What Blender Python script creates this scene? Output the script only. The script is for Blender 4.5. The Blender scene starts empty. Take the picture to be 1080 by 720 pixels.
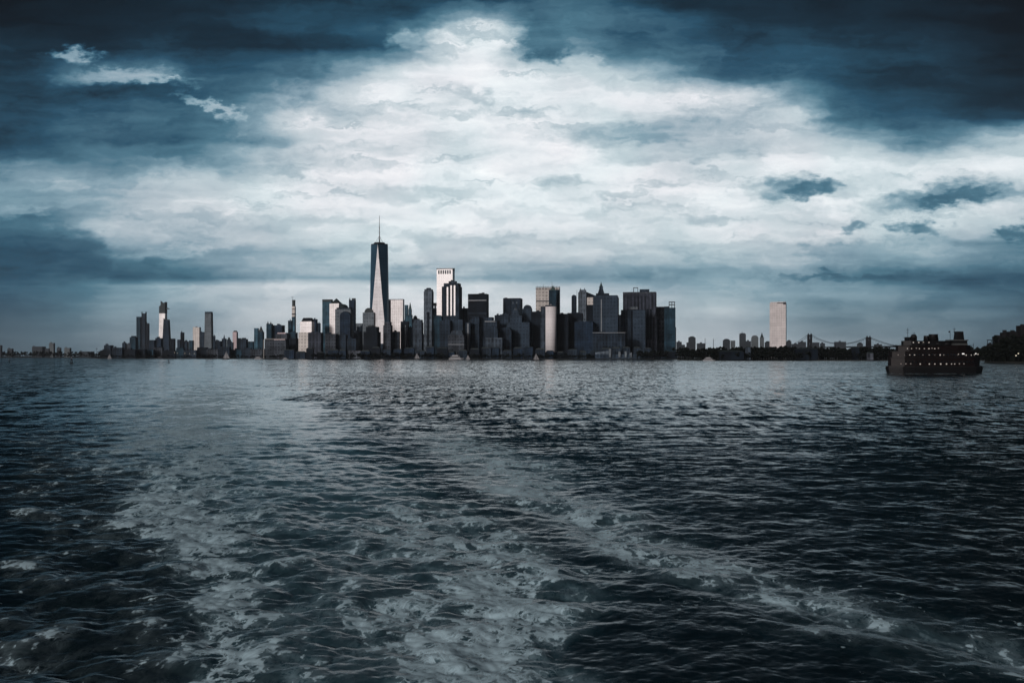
import bpy, math, random
import numpy as np
random.seed(7)
R = math.radians
sc = bpy.context.scene
col = sc.collection
F = 1050.0            # focal length in photo pixels (photo 1080 x 720)
CAMZ = 14.0
HY = 374.5            # photo row of the horizon

# ------------------------------------------------------------------ camera
cd = bpy.data.cameras.new('camera'); cam = bpy.data.objects.new('camera', cd); col.objects.link(cam)
cam.location = (0, 0, CAMZ); cam.rotation_euler = (R(90), 0, 0)
cd.sensor_width = 36.0; cd.lens = 35.0; cd.shift_y = (HY - 360.0) / 1080.0
cd.clip_start = 0.5; cd.clip_end = 120000
sc.camera = cam
sc.view_settings.view_transform = 'Standard'; sc.view_settings.look = 'None'
sc.view_settings.exposure = 0.12; sc.view_settings.gamma = 1.0
sc.cycles.max_bounces = 6; sc.cycles.glossy_bounces = 3; sc.cycles.diffuse_bounces = 2
sc.cycles.use_denoising = True; sc.cycles.denoiser = 'OPENIMAGEDENOISE'; sc.cycles.denoising_input_passes = 'RGB_ALBEDO_NORMAL'

# ------------------------------------------------------------------ node helper
class NG:
    def __init__(s, nt): s.nt = nt; s.n = nt.nodes; s.l = nt.links
    def put(s, sock, v):
        if isinstance(v, bpy.types.NodeSocket): s.l.new(v, sock)
        elif v is not None: sock.default_value = v
    def node(s, t, **kw):
        x = s.n.new(t)
        for k, v in kw.items(): setattr(x, k, v)
        return x
    def m(s, op, a, b=None, c=None, clamp=False):
        x = s.node('ShaderNodeMath', operation=op, use_clamp=clamp)
        for i, v in enumerate((a, b, c)):
            if v is not None: s.put(x.inputs[i], v)
        return x.outputs[0]
    def v(s, op, a, b=None, scale=None):
        x = s.node('ShaderNodeVectorMath', operation=op)
        s.put(x.inputs[0], a)
        if b is not None: s.put(x.inputs[1], b)
        if scale is not None: s.put(x.inputs[3], scale)
        return x.outputs['Value'] if op in ('LENGTH', 'DOT_PRODUCT', 'DISTANCE') else x.outputs[0]
    def mr(s, val, a, b, c=0.0, d=1.0, smooth=False):
        x = s.node('ShaderNodeMapRange', interpolation_type='SMOOTHSTEP' if smooth else 'LINEAR')
        for i, q in enumerate((val, a, b, c, d)): s.put(x.inputs[i], q)
        return x.outputs[0]
    def mixf(s, f, a, b):
        x = s.node('ShaderNodeMix', data_type='FLOAT')
        s.put(x.inputs[0], f); s.put(x.inputs[2], a); s.put(x.inputs[3], b)
        return x.outputs[0]
    def mixc(s, f, a, b, blend='MIX'):
        x = s.node('ShaderNodeMix', data_type='RGBA', blend_type=blend)
        s.put(x.inputs[0], f); s.put(x.inputs[6], a); s.put(x.inputs[7], b)
        return x.outputs[2]
    def xyz(s, a, b, c):
        x = s.node('ShaderNodeCombineXYZ')
        for i, q in enumerate((a, b, c)): s.put(x.inputs[i], q)
        return x.outputs[0]
    def sep(s, a):
        x = s.node('ShaderNodeSeparateXYZ'); s.put(x.inputs[0], a); return x.outputs
    def noise(s, vec, scale, detail=4, rough=.5, dist=0, dim='3D'):
        x = s.node('ShaderNodeTexNoise', noise_dimensions=dim)
        s.put(x.inputs['Vector'], vec); x.inputs['Scale'].default_value = scale
        x.inputs['Detail'].default_value = detail; x.inputs['Roughness'].default_value = rough
        x.inputs['Distortion'].default_value = dist
        return x.outputs
    def ramp(s, val, stops, interp='LINEAR'):
        x = s.node('ShaderNodeValToRGB'); cr = x.color_ramp; cr.interpolation = interp
        while len(cr.elements) < len(stops): cr.elements.new(0.5)
        for e, (p, c) in zip(cr.elements, stops):
            e.position = p
        for e, (p, c) in zip(cr.elements, stops):
            e.position = p; e.color = (c[0], c[1], c[2], 1)
        s.put(x.inputs[0], val)
        return x.outputs[0]

def lin(c): # 0-255 display value -> linear
    c = c / 255.0
    return c / 12.92 if c <= .04045 else ((c + .055) / 1.055) ** 2.4

# ------------------------------------------------------------------ sky
SUN_EL, SUN_AZ = 14.0, -146.0      # azimuth from +Y, negative = to the camera's left (west)
w = bpy.data.worlds.new('World'); sc.world = w; w.use_nodes = True
g = NG(w.node_tree); g.n.clear()
geo = g.node('ShaderNodeTexCoord').outputs['Generated']
dx, dy, dz = g.sep(geo)
hyp = g.m('SQRT', g.m('ADD', g.m('MULTIPLY', dx, dx), g.m('MULTIPLY', dy, dy)))
az = g.m('ARCTAN2', dx, dy)                                   # 0 = north (towards the city)
den = g.m('MAXIMUM', g.m('MAXIMUM', dy, g.m('MULTIPLY', hyp, .8)), .02)
V = g.m('MAXIMUM', g.m('MULTIPLY', g.m('DIVIDE', dz, den), F), 0.0)   # height above the horizon (scaled tangent)
U = g.m('MULTIPLY', az, F)                                    # compass bearing, same scale
p0 = g.xyz(g.m('MULTIPLY', U, .01), g.m('MULTIPLY', V, .018), 0.3)
# drifting, torn edges: shift the lookup by turbulence
wl = g.noise(p0, 1.1, 5, .55)['Color']; ws = g.noise(p0, 4.0, 5, .55)['Color']
wl3 = g.sep(wl); ws3 = g.sep(ws)
calm = g.mr(V, 62, 135, .0, 1.0, True)
calm2 = g.mr(V, 30, 110, .10, 1.0, True)
def off(a, amp): return g.m('MULTIPLY', g.m('SUBTRACT', a, .5), amp)
U2 = g.m('ADD', U, g.m('MULTIPLY', g.m('ADD', off(wl3[0], 46), off(ws3[0], 36)), calm2))
V2 = g.m('ADD', V, g.m('MULTIPLY', g.m('ADD', off(wl3[1], 15), off(ws3[1], 15)), calm))
XS = list(range(0, 1081, 40))
ROWS = [(-130, [18,18,20,22,24,26,28,30,32,34,36,38,38,38,38,36,34,32,30,28,26,24,22,20,18,16,14,10]),
 (0,  [15,18,22,25,35,42,32,38,45,48,50,55,60,65,75,80,80,60,45,40,38,35,32,28,25,22,16,10]),
 (25, [20,22,26,28,35,38,42,50,58,62,72,110,180,180,88,86,85,78,65,50,42,40,38,33,28,25,20,13]),
 (50, [38,40,42,42,42,40,42,40,46,52,66,90,210,225,95,110,85,85,85,80,75,68,55,48,40,35,26,18]),
 (80, [50,52,108,124,118,82,78,84,104,160,190,224,228,230,225,205,185,170,110,92,86,75,62,52,46,42,34,28]),
 (100, [60,60,75,72,70,78,84,100,160,205,228,228,230,230,232,232,228,225,222,215,195,120,75,62,55,48,38,32]),
 (125, [60,62,85,88,88,92,118,185,225,215,215,222,222,225,228,222,196,178,164,172,190,200,92,66,62,55,46,46]),
 (150, [55,58,78,85,85,92,112,145,185,215,210,205,205,218,228,228,200,182,178,180,192,212,205,165,118,140,172,190]),
 (175,[108,110,118,120,125,135,150,175,195,208,215,222,225,228,230,230,225,218,215,218,225,222,225,228,225,220,225,222]),
 (200,[150,155,160,165,170,180,195,210,215,220,225,225,225,225,222,215,222,225,222,220,220,218,222,225,218,212,210,205]),
 (225,[100,110,140,165,180,185,190,200,210,220,225,228,225,225,225,225,222,218,215,212,215,212,212,212,208,200,195,190]),
 (250,[70,80,115,165,165,170,175,185,195,205,212,218,218,220,215,210,205,205,200,200,205,205,200,195,180,160,150,140]),
 (275,[76,80,86,105,122,125,142,158,166,172,174,180,182,176,172,170,170,170,170,172,175,172,165,152,138,128,118,106]),
 (293,[70,75,84,88,96,102,112,130,140,148,152,158,160,156,152,148,146,142,140,140,138,138,118,100,88,85,82,76]),
 (302,[78,85,95,130,160,175,185,196,204,206,206,206,206,206,200,188,172,165,160,155,150,145,130,120,108,98,88,76]),
 (330,[80,90,104,128,140,155,172,190,195,200,202,205,205,205,204,200,195,190,185,178,168,150,132,134,122,112,102,92]),
 (350,[82,92,106,126,132,150,167,182,190,195,200,205,205,205,204,200,195,190,185,178,165,146,128,132,122,112,102,92]),
 (372,[84,92,105,118,138,152,167,182,190,195,200,205,205,205,204,200,195,190,186,180,172,162,144,132,120,106,88,74])]
amin, amax = math.atan(-545 / F), math.atan(545 / F)
tpos = g.mr(U2, amin * F, amax * F)
rows = []
for k in range(0, 18, 3):
    st = []
    for i, x in enumerate(XS):
        a = (math.atan((x - 540) / F) - amin) / (amax - amin)
        st.append((a, [ROWS[k + j][1][i] / 255 for j in range(3)]))
    c = g.ramp(tpos, st, 'LINEAR')
    o = g.node('ShaderNodeSeparateColor'); g.put(o.inputs[0], c); rows += [o.outputs[j] for j in range(3)]
L = rows[0]
for i in range(1, 18):
    va, vb = HY - ROWS[i - 1][0], HY - ROWS[i][0]      # va > vb
    t = g.mr(V2, va, vb, 0, 1)
    L = g.mixf(t, L, rows[i])
# single clouds and openings: (x, y, rx, ry, tilt deg, brightness, strength, softness)
fine = g.noise(p0, 7.0, 5, .6)['Color']; f3 = g.sep(fine)
U3 = g.m('ADD', U, g.m('ADD', off(ws3[2], 60), off(f3[0], 44)))
V3 = g.m('ADD', V, g.m('ADD', off(ws3[1], 26), off(f3[1], 22)))
q = g.xyz(U3, V3, 0)
BL = [(82,57,24,13,0,176,.8),(124,79,66,12,3,172,.8),(170,84,40,6,-4,170,.7),(150,94,95,10,2,58,.8),(225,112,50,9,-25,205,.6),
 (578,48,34,24,20,92,.9),(500,44,62,24,6,228,.85),(430,42,30,16,0,170,.6),(355,122,40,13,0,185,.6),(560,120,24,9,0,182,.65),(597,190,42,9,0,188,.55),
 (680,140,115,20,6,150,.85),(790,118,30,12,18,160,.7),(730,160,120,16,4,165,.75),(838,199,72,18,0,140,.8),(856,200,32,12,12,98,.85),
 (1000,207,100,20,9,120,.85),(1005,209,60,9,14,82,.85),(967,242,34,14,0,105,.9),(904,240,22,9,0,130,.85),(1072,245,30,12,8,98,.9),
 (470,145,80,9,4,198,.5),(60,262,60,34,-10,72,.7),(20,222,26,12,0,165,.5),(205,262,90,10,9,192,.5),(150,240,60,9,6,182,.45),
 (615,65,30,12,0,190,.6),(430,205,150,11,2,194,.55),(560,256,180,10,-2,174,.55),(300,236,120,10,3,182,.55),(770,262,150,10,0,174,.55),(900,264,120,13,3,146,.65),(380,286,200,7,0,150,.55),(520,176,90,9,0,203,.6),(410,128,60,9,0,200,.5),(250,180,110,9,0,165,.5),(640,222,120,9,3,200,.5),(670,92,46,12,-12,196,.5),(920,292,150,7,0,84,.6)]
for (x, y, rx, ry, tl, br, stg) in BL:
    mp = g.node('ShaderNodeMapping', vector_type='TEXTURE')
    g.put(mp.inputs[0], q)
    mp.inputs[1].default_value = (math.atan((x - 540) / F) * F, HY - y, 0)
    mp.inputs[2].default_value = (0, 0, R(tl)); mp.inputs[3].default_value = (rx, ry, 1)
    gr = g.node('ShaderNodeTexGradient', gradient_type='SPHERICAL'); g.put(gr.inputs[0], mp.outputs[0])
    msk = g.mr(gr.outputs[1], .0, .75, 0, min(1, stg*1.1), True)
    L = g.mixf(msk, L, br / 255)
# cloud relief: billows and wisps, strongest in the middle tones
pb = g.xyz(g.m('MULTIPLY', U3, .01), g.m('MULTIPLY', V2, .026), 1.7)
b1 = g.noise(pb, 1.5, 6, .52, .3)[0]; b2 = g.noise(pb, 5.0, 5, .5, .2)[0]
pst = g.xyz(g.m('MULTIPLY', U2, .004), g.m('MULTIPLY', V2, .05), 4.2)
b3 = g.noise(pst, 1.3, 5, .52, .2)[0]
amp = g.m('MULTIPLY', g.mr(L, 0.02, .45, .18, 1.0), g.mr(L, .62, .95, 1.0, .72))
amp = g.m('MULTIPLY', amp, g.mr(V, 0, 90, .22, 1.0))
rel = g.m('ADD', g.m('ADD', off(b1, .42), off(b2, .07)), off(b3, .30))
L = g.m('ADD', L, g.m('MULTIPLY', rel, amp), clamp=True)
pl = g.xyz(g.m('MULTIPLY', U2, .0062), g.m('MULTIPLY', V3, .034), 9.1)
lay = g.noise(pl, 1.5, 6, .56, .5)[0]
lm = g.m('MULTIPLY', g.mr(lay, .53, .66, 0, 1, True), g.m('MULTIPLY', g.mr(L, .6, .85, 0, .13), g.mr(V, 70, 130, 0, 1)))
L = g.m('SUBTRACT', L, lm)
lay2 = g.noise(g.xyz(g.m('MULTIPLY', U3, .0075), g.m('MULTIPLY', V3, .022), 2.1), 1.3, 7, .58, .8)[0]
L = g.m('SUBTRACT', L, g.m('MULTIPLY', g.mr(lay2, .50, .68, 0, 1, True), g.m('MULTIPLY', g.mr(L, .66, .86, 0, .06), g.mr(V, 80, 150, 0, 1))))
en = g.noise(g.xyz(g.m('MULTIPLY', U3, .011), g.m('MULTIPLY', V3, .021), 6.0), 2.6, 7, .6, .5)[0]
et = g.mr(g.m('ADD', L, off(en, .85)), .44, .72, 0, 1, True)
edge_ = g.mixf(et, g.m('MINIMUM', L, g.m('ADD', g.m('MULTIPLY', L, .66), .11)), g.m('MAXIMUM', L, g.m('ADD', g.m('MULTIPLY', L, .52), .39)))
L = g.mixf(g.m('MULTIPLY', g.mr(V, 95, 190, .1, .24), g.m('MULTIPLY', g.mr(L, .2, .36, 0, 1), g.mr(L, .80, .95, 1, .3))), L, edge_)
# away from the city the overcast stays heavy and dark; a clearing low in the south-west lets the evening light in
side = g.mr(g.m('ABSOLUTE', az), R(28), R(48), 1.0, .30, True)
L = g.m('MULTIPLY', L, side)
cmap = [(0, (4,6,9)), (.06, (10,17,24)), (.16, (22,42,56)), (.28, (40,76,98)), (.42, (76,114,133)),
        (.60, (132,158,172)), (.78, (194,205,211)), (.88, (226,230,234)), (1, (248,249,250))]
cc = g.ramp(L, [(p, [lin(x) for x in c]) for p, c in cmap])
# faint warm/teal variation
tv = g.noise(p0, .7, 2, .5)[0]
cc = g.mixc(g.mr(tv, .38, .62, 0, 1), g.mixc(.5, cc, (.93, 1.03, 1.03, 1), 'MULTIPLY'), g.mixc(.5, cc, (1.02, .985, 1.0, 1), 'MULTIPLY'))
hz = g.mr(V, 4, 40, .5, 0)
gry = g.ramp(L, [(0, (0,0,0)), (.2, [lin(x) for x in (42,53,61)]), (.4, [lin(x) for x in (92,106,116)]), (.7, [lin(x) for x in (170,180,188)]), (1, [lin(x) for x in (250,250,252)])])
cc = g.mixc(g.mr(V, 8, 70, .75, 0), cc, gry)
sv = (math.sin(R(SUN_AZ)) * math.cos(R(SUN_EL)), math.cos(R(SUN_AZ)) * math.cos(R(SUN_EL)), math.sin(R(SUN_EL)))
dsun = g.v('DOT_PRODUCT', geo, sv)
clr = g.mr(dsun, .80, .99, 0, 1, True)
cc = g.mixc(clr, cc, (.95, .82, .78, 1))
cc10 = g.v('SCALE', cc, scale=10.0)
sky = g.node('ShaderNodeTexSky', sky_type='NISHITA'); sky.sun_disc = False
sky.sun_elevation = R(SUN_EL); sky.sun_rotation = R(SUN_AZ % 360)
mixs = g.mixc(.985, sky.outputs[0], cc10)
bg = g.node('ShaderNodeBackground'); g.put(bg.inputs[0], mixs); bg.inputs[1].default_value = 0.1
wo = g.node('ShaderNodeOutputWorld'); g.l.new(bg.outputs[0], wo.inputs[0])

sl = bpy.data.lights.new('sun', 'SUN'); sl.energy = 1.3; sl.angle = R(9); sl.color = (1.0, .95, .94)
so = bpy.data.objects.new('sun', sl); col.objects.link(so)
from mathutils import Vector
so.rotation_euler = Vector((-sv[0], -sv[1], -sv[2])).to_track_quat('-Z', 'Y').to_euler()
so.location = (-300, -300, 300)

# ------------------------------------------------------------------ mesh helper
class MB:
    def __init__(s): s.v = []; s.f = []; s.sm = []
    def add(s, vs, fs, smooth=False):
        o = len(s.v); s.v += vs; s.f += [tuple(i + o for i in f) for f in fs]; s.sm += [smooth] * len(fs); return s
    def box(s, x0, x1, y0, y1, z0, z1):
        return s.frus(x0, x1, y0, y1, z0, x0, x1, y0, y1, z1)
    def frus(s, x0, x1, y0, y1, z0, X0, X1, Y0, Y1, z1):
        vs = [(x0,y0,z0),(x1,y0,z0),(x1,y1,z0),(x0,y1,z0),(X0,Y0,z1),(X1,Y0,z1),(X1,Y1,z1),(X0,Y1,z1)]
        return s.add(vs, [(3,2,1,0),(4,5,6,7),(0,1,5,4),(1,2,6,5),(2,3,7,6),(3,0,4,7)])
    def poly(s, pts, y0, y1):   # polygon in x,z (counter-clockwise seen from the front, -y) extruded in y
        n = len(pts)
        vs = [(x, y0, z) for x, z in pts] + [(x, y1, z) for x, z in pts]
        fs = [tuple(range(n)), tuple(range(2*n-1, n-1, -1))] + [(i, i+n, (i+1) % n + n, (i+1) % n) for i in range(n)]
        return s.add(vs, fs)
    def plan(s, pts, z0, z1, pts1=None):   # polygon in x,y extruded in z
        n = len(pts); q = pts1 or pts
        vs = [(x, y, z0) for x, y in pts] + [(x, y, z1) for x, y in q]
        fs = [tuple(range(n-1, -1, -1)), tuple(range(n, 2*n))] + [(i, (i+1) % n, (i+1) % n + n, i + n) for i in range(n)]
        return s.add(vs, fs)
    def lathe(s, cx, cy, prof, n=24, smooth=True):
        vs = []
        for r, z in prof:
            for k in range(n):
                a = 2*math.pi*k/n; vs.append((cx + r*math.cos(a), cy + r*math.sin(a), z))
        fs = [tuple(range(n-1, -1, -1))]
        for j in range(len(prof)-1):
            for k in range(n):
                a, b = j*n+k, j*n+(k+1) % n; fs.append((a, b, b+n, a+n))
        fs.append(tuple((len(prof)-1)*n + k for k in range(n)))
        return s.add(vs, fs, smooth)
    def bar(s, a, b, r, n=5):
        a = Vector(a); b = Vector(b); d = (b-a)
        if d.length < 1e-6: return s
        q = d.to_track_quat('Z', 'Y'); vs = []
        for p in (a, b):
            for k in range(n):
                t = 2*math.pi*k/n; vs.append(tuple(p + q @ Vector((r*math.cos(t), r*math.sin(t), 0))))
        return s.add(vs, [tuple(range(n-1,-1,-1)), tuple(range(n, 2*n))] + [(k, (k+1) % n, (k+1) % n+n, k+n) for k in range(n)])
    def build(s, name, mat, parent=None, loc=None):
        me = bpy.data.meshes.new(name); me.from_pydata(s.v, [], s.f); me.update()
        for p, q in zip(me.polygons, s.sm): p.use_smooth = q
        me.materials.append(mat)
        o = bpy.data.objects.new(name, me); col.objects.link(o)
        if parent: o.parent = parent
        if loc: o.location = loc
        return o

def tag(o, label=None, cat=None, group=None, kind=None):
    for k, v in (('label', label), ('category', cat), ('group', group), ('kind', kind)):
        if v: o[k] = v
    return o
def empty(name, loc, rz=0):
    o = bpy.data.objects.new(name, None); col.objects.link(o); o.location = loc; o.rotation_euler = (0, 0, rz)
    o.empty_display_size = 5; return o

# ------------------------------------------------------------------ materials
def newmat(name):
    m = bpy.data.materials.new(name); m.use_nodes = True; gg = NG(m.node_tree); gg.n.clear()
    out = gg.node('ShaderNodeOutputMaterial'); b = gg.node('ShaderNodeBsdfPrincipled'); gg.l.new(b.outputs[0], out.inputs[0])
    return m, gg, b
def facade(name, wall, glass, px=3.6, pw=.45, fz=3.9, fw=.35, rough=.75, grough=.5, gmetal=0.0, blinds=.6, var=.6):
    """walls with window bays: piers every px metres (share pw solid), floors every fz metres (share fw solid)"""
    px *= 1.5; fz *= 1.45 if fz < 20 else 1
    m, gg, b = newmat(name)
    tc = gg.node('ShaderNodeTexCoord'); P = gg.sep(tc.outputs['Object']); N = gg.sep(tc.outputs['Normal'])
    ax = gg.m('GREATER_THAN', gg.m('ABSOLUTE', N[0]), gg.m('ABSOLUTE', N[1]))
    s = gg.mixf(ax, P[0], P[1]); s = gg.m('ADD', s, .37)
    fs = gg.m('DIVIDE', s, px); ff = gg.m('DIVIDE', P[2], fz)
    pier = gg.m('LESS_THAN', gg.m('FRACT', fs), pw); flo = gg.m('LESS_THAN', gg.m('FRACT', ff), fw)
    solid = gg.m('MAXIMUM', pier, flo)
    roof = gg.m('GREATER_THAN', gg.m('ABSOLUTE', N[2]), .75); solid = gg.m('MAXIMUM', solid, roof)
    wn = gg.node('ShaderNodeTexWhiteNoise', noise_dimensions='3D')
    gg.put(wn.inputs[0], gg.xyz(gg.m('FLOOR', fs), gg.m('FLOOR', ff), ax))
    bl = gg.m('MULTIPLY', wn.outputs[0], blinds)
    n1 = gg.noise(tc.outputs['Object'], .035, 5, .6)[0]
    st = gg.noise(gg.v('MULTIPLY', tc.outputs['Object'], (.3, .3, .03)), 1.0, 4, .6)[0]
    vv = gg.m('ADD', gg.mr(n1, .3, .7, 1 - var, 1 + var), gg.mr(st, .3, .7, -var * .6, var * .6))
    gc = gg.mixc(bl, tuple(glass) + (1,), tuple(wall) + (1,))
    c = gg.mixc(solid, gc, tuple(wall) + (1,))
    w2 = gg.node('ShaderNodeTexWhiteNoise', noise_dimensions='3D')
    gg.put(w2.inputs[0], gg.xyz(gg.m('FLOOR', gg.m('DIVIDE', s, px*2.3)), ax, 0.0))
    w3 = gg.node('ShaderNodeTexWhiteNoise', noise_dimensions='3D')
    gg.put(w3.inputs[0], gg.xyz(0.0, ax, gg.m('FLOOR', gg.m('DIVIDE', P[2], 21.0))))
    vv = gg.m('MULTIPLY', vv, gg.m('MULTIPLY', gg.mr(w2.outputs[0], 0, 1, 1-var*.75, 1+var*.75), gg.mr(w3.outputs[0], 0, 1, 1-var*.4, 1+var*.4)))
    c = gg.v('SCALE', c, scale=vv)
    if max(wall) < .2: c = gg.v('MULTIPLY', c, (.78, .98, 1.16))
    gg.put(b.inputs['Base Color'], c)
    gg.put(b.inputs['Roughness'], gg.mixf(solid, grough, rough))
    gg.put(b.inputs['Metallic'], gg.mixf(solid, gmetal, gmetal * .6))
    b.inputs['Specular IOR Level'].default_value = .07 if max(wall) < .3 else .25
    return m
def plain(name, c, rough=.7, metal=0, var=.2, scale=.3, emit=None, es=0, spec=.3):
    m, gg, b = newmat(name)
    tc = gg.node('ShaderNodeTexCoord'); n = gg.noise(tc.outputs['Object'], scale, 4, .6)[0]
    gg.put(b.inputs['Base Color'], gg.v('SCALE', tuple(c), scale=gg.mr(n, .3, .7, 1 - var, 1 + var)))
    b.inputs['Roughness'].default_value = rough; b.inputs['Metallic'].default_value = metal
    b.inputs['Specular IOR Level'].default_value = spec
    if emit: b.inputs['Emission Color'].default_value = (*emit, 1); b.inputs['Emission Strength'].default_value = es
    return m
M = dict(
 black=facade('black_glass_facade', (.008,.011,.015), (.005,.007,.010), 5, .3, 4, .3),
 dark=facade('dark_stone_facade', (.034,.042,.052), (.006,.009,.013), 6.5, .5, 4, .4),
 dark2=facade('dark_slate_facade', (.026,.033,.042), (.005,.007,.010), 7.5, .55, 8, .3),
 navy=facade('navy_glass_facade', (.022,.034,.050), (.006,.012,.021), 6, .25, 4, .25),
 teal=facade('teal_glass_facade', (.024,.046,.058), (.014,.032,.042), 6, .25, 8, .3),
 teal2=facade('pale_teal_glass_facade', (.07,.12,.14), (.04,.085,.10), 6, .25, 8, .3),
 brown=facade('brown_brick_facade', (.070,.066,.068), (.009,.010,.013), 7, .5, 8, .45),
 tan=facade('tan_stone_facade', (.095,.086,.088), (.018,.019,.022), 8, .5, 12, .4),
 grey=facade('grey_stone_facade', (.15,.15,.155), (.05,.052,.056), 8, .55, 12, .45),
 grey2=facade('mid_grey_facade', (.065,.07,.078), (.022,.025,.03), 9, .5, 12, .3),
 bluegrey=facade('blue_grey_glass_facade', (.16,.185,.205), (.075,.10,.12), 7, .35, 9, .35, var=.25),
 slate=facade('smooth_slate_facade', (.046,.056,.068), (.018,.025,.034), 8, .45, 9, .4, var=.35),
 pale=facade('glare_tinted_glass_facade', (.84,.81,.80), (.68,.64,.63), 6, .3, 8, .3, .5, .48, .35, .25, .16),  # reflected evening sky is put into the pale base colour
 white=facade('white_and_glare_facade', (.95,.92,.91), (.78,.74,.73), 6, .3, 8, .3, .5, .45, .4, .1, .05),  # bright sky reflection put into a near-white base; also real white stripes
 pink=facade('pink_glass_facade', (.42,.34,.35), (.34,.26,.27), 8, .4, 8, .3, .5, .4, .2, .1, .1),
 cream=facade('cream_facade', (.62,.585,.55), (.36,.33,.31), 9, .4, 9, .4, .6, .4, .2, .3, .15),
 fins=facade('finned_brown_facade', (.060,.056,.064), (.010,.011,.014), 9, .5, 60, .06),
 line=plain('pale_stone_line', (.24,.26,.28), .7),
 lined=plain('mid_stone_line', (.11,.12,.13), .7),
 lone=facade('lone_glare_facade', (.64,.60,.59), (.52,.48,.47), 7, .35, 8, .35, .6, .6, .25, .25, .14),  # lit look of the lone slab is put into its base colour
 cylw=facade('curved_glare_facade', (.95,.92,.92), (.92,.88,.88), 6, .2, 8, .25, .95, .95, .3, .1, .05),  # even sky reflection around the curve is put into the base colour
 roof=plain('roof_copper_dark', (.018,.028,.030), .6),
 dkmetal=plain('dark_metal', (.02,.022,.026), .5, .3),
 steel=plain('grey_steel', (.25,.27,.29), .4, .5),
 whitep=plain('white_paint', (.33,.33,.34), .5),
 sail=plain('sail_cloth', (.27,.27,.28), .8, var=.05),
 green=plain('green_copper', (.045,.075,.07), .7),
 stone=plain('pale_stone', (.22,.21,.2), .8),
 landm=plain('land_soil', (.018,.020,.018), .95, var=.4, scale=.05),
 tree=plain('tree_leaves', (.022,.030,.018), .9, var=.5, scale=.15, spec=.1),
 treed=plain('dark_tree_leaves', (.006,.008,.006), .95, var=.5, scale=.15, spec=.05),
 far=plain('far_building_wall', (.045,.055,.065), .85, var=.25, scale=.02),
 farl=plain('far_pale_wall', (.12,.14,.15), .85, var=.2, scale=.02),
 lampw=plain('lit_lamp', (.8,.75,.6), .5, emit=(1,.86,.68), es=1.0),
)

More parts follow.
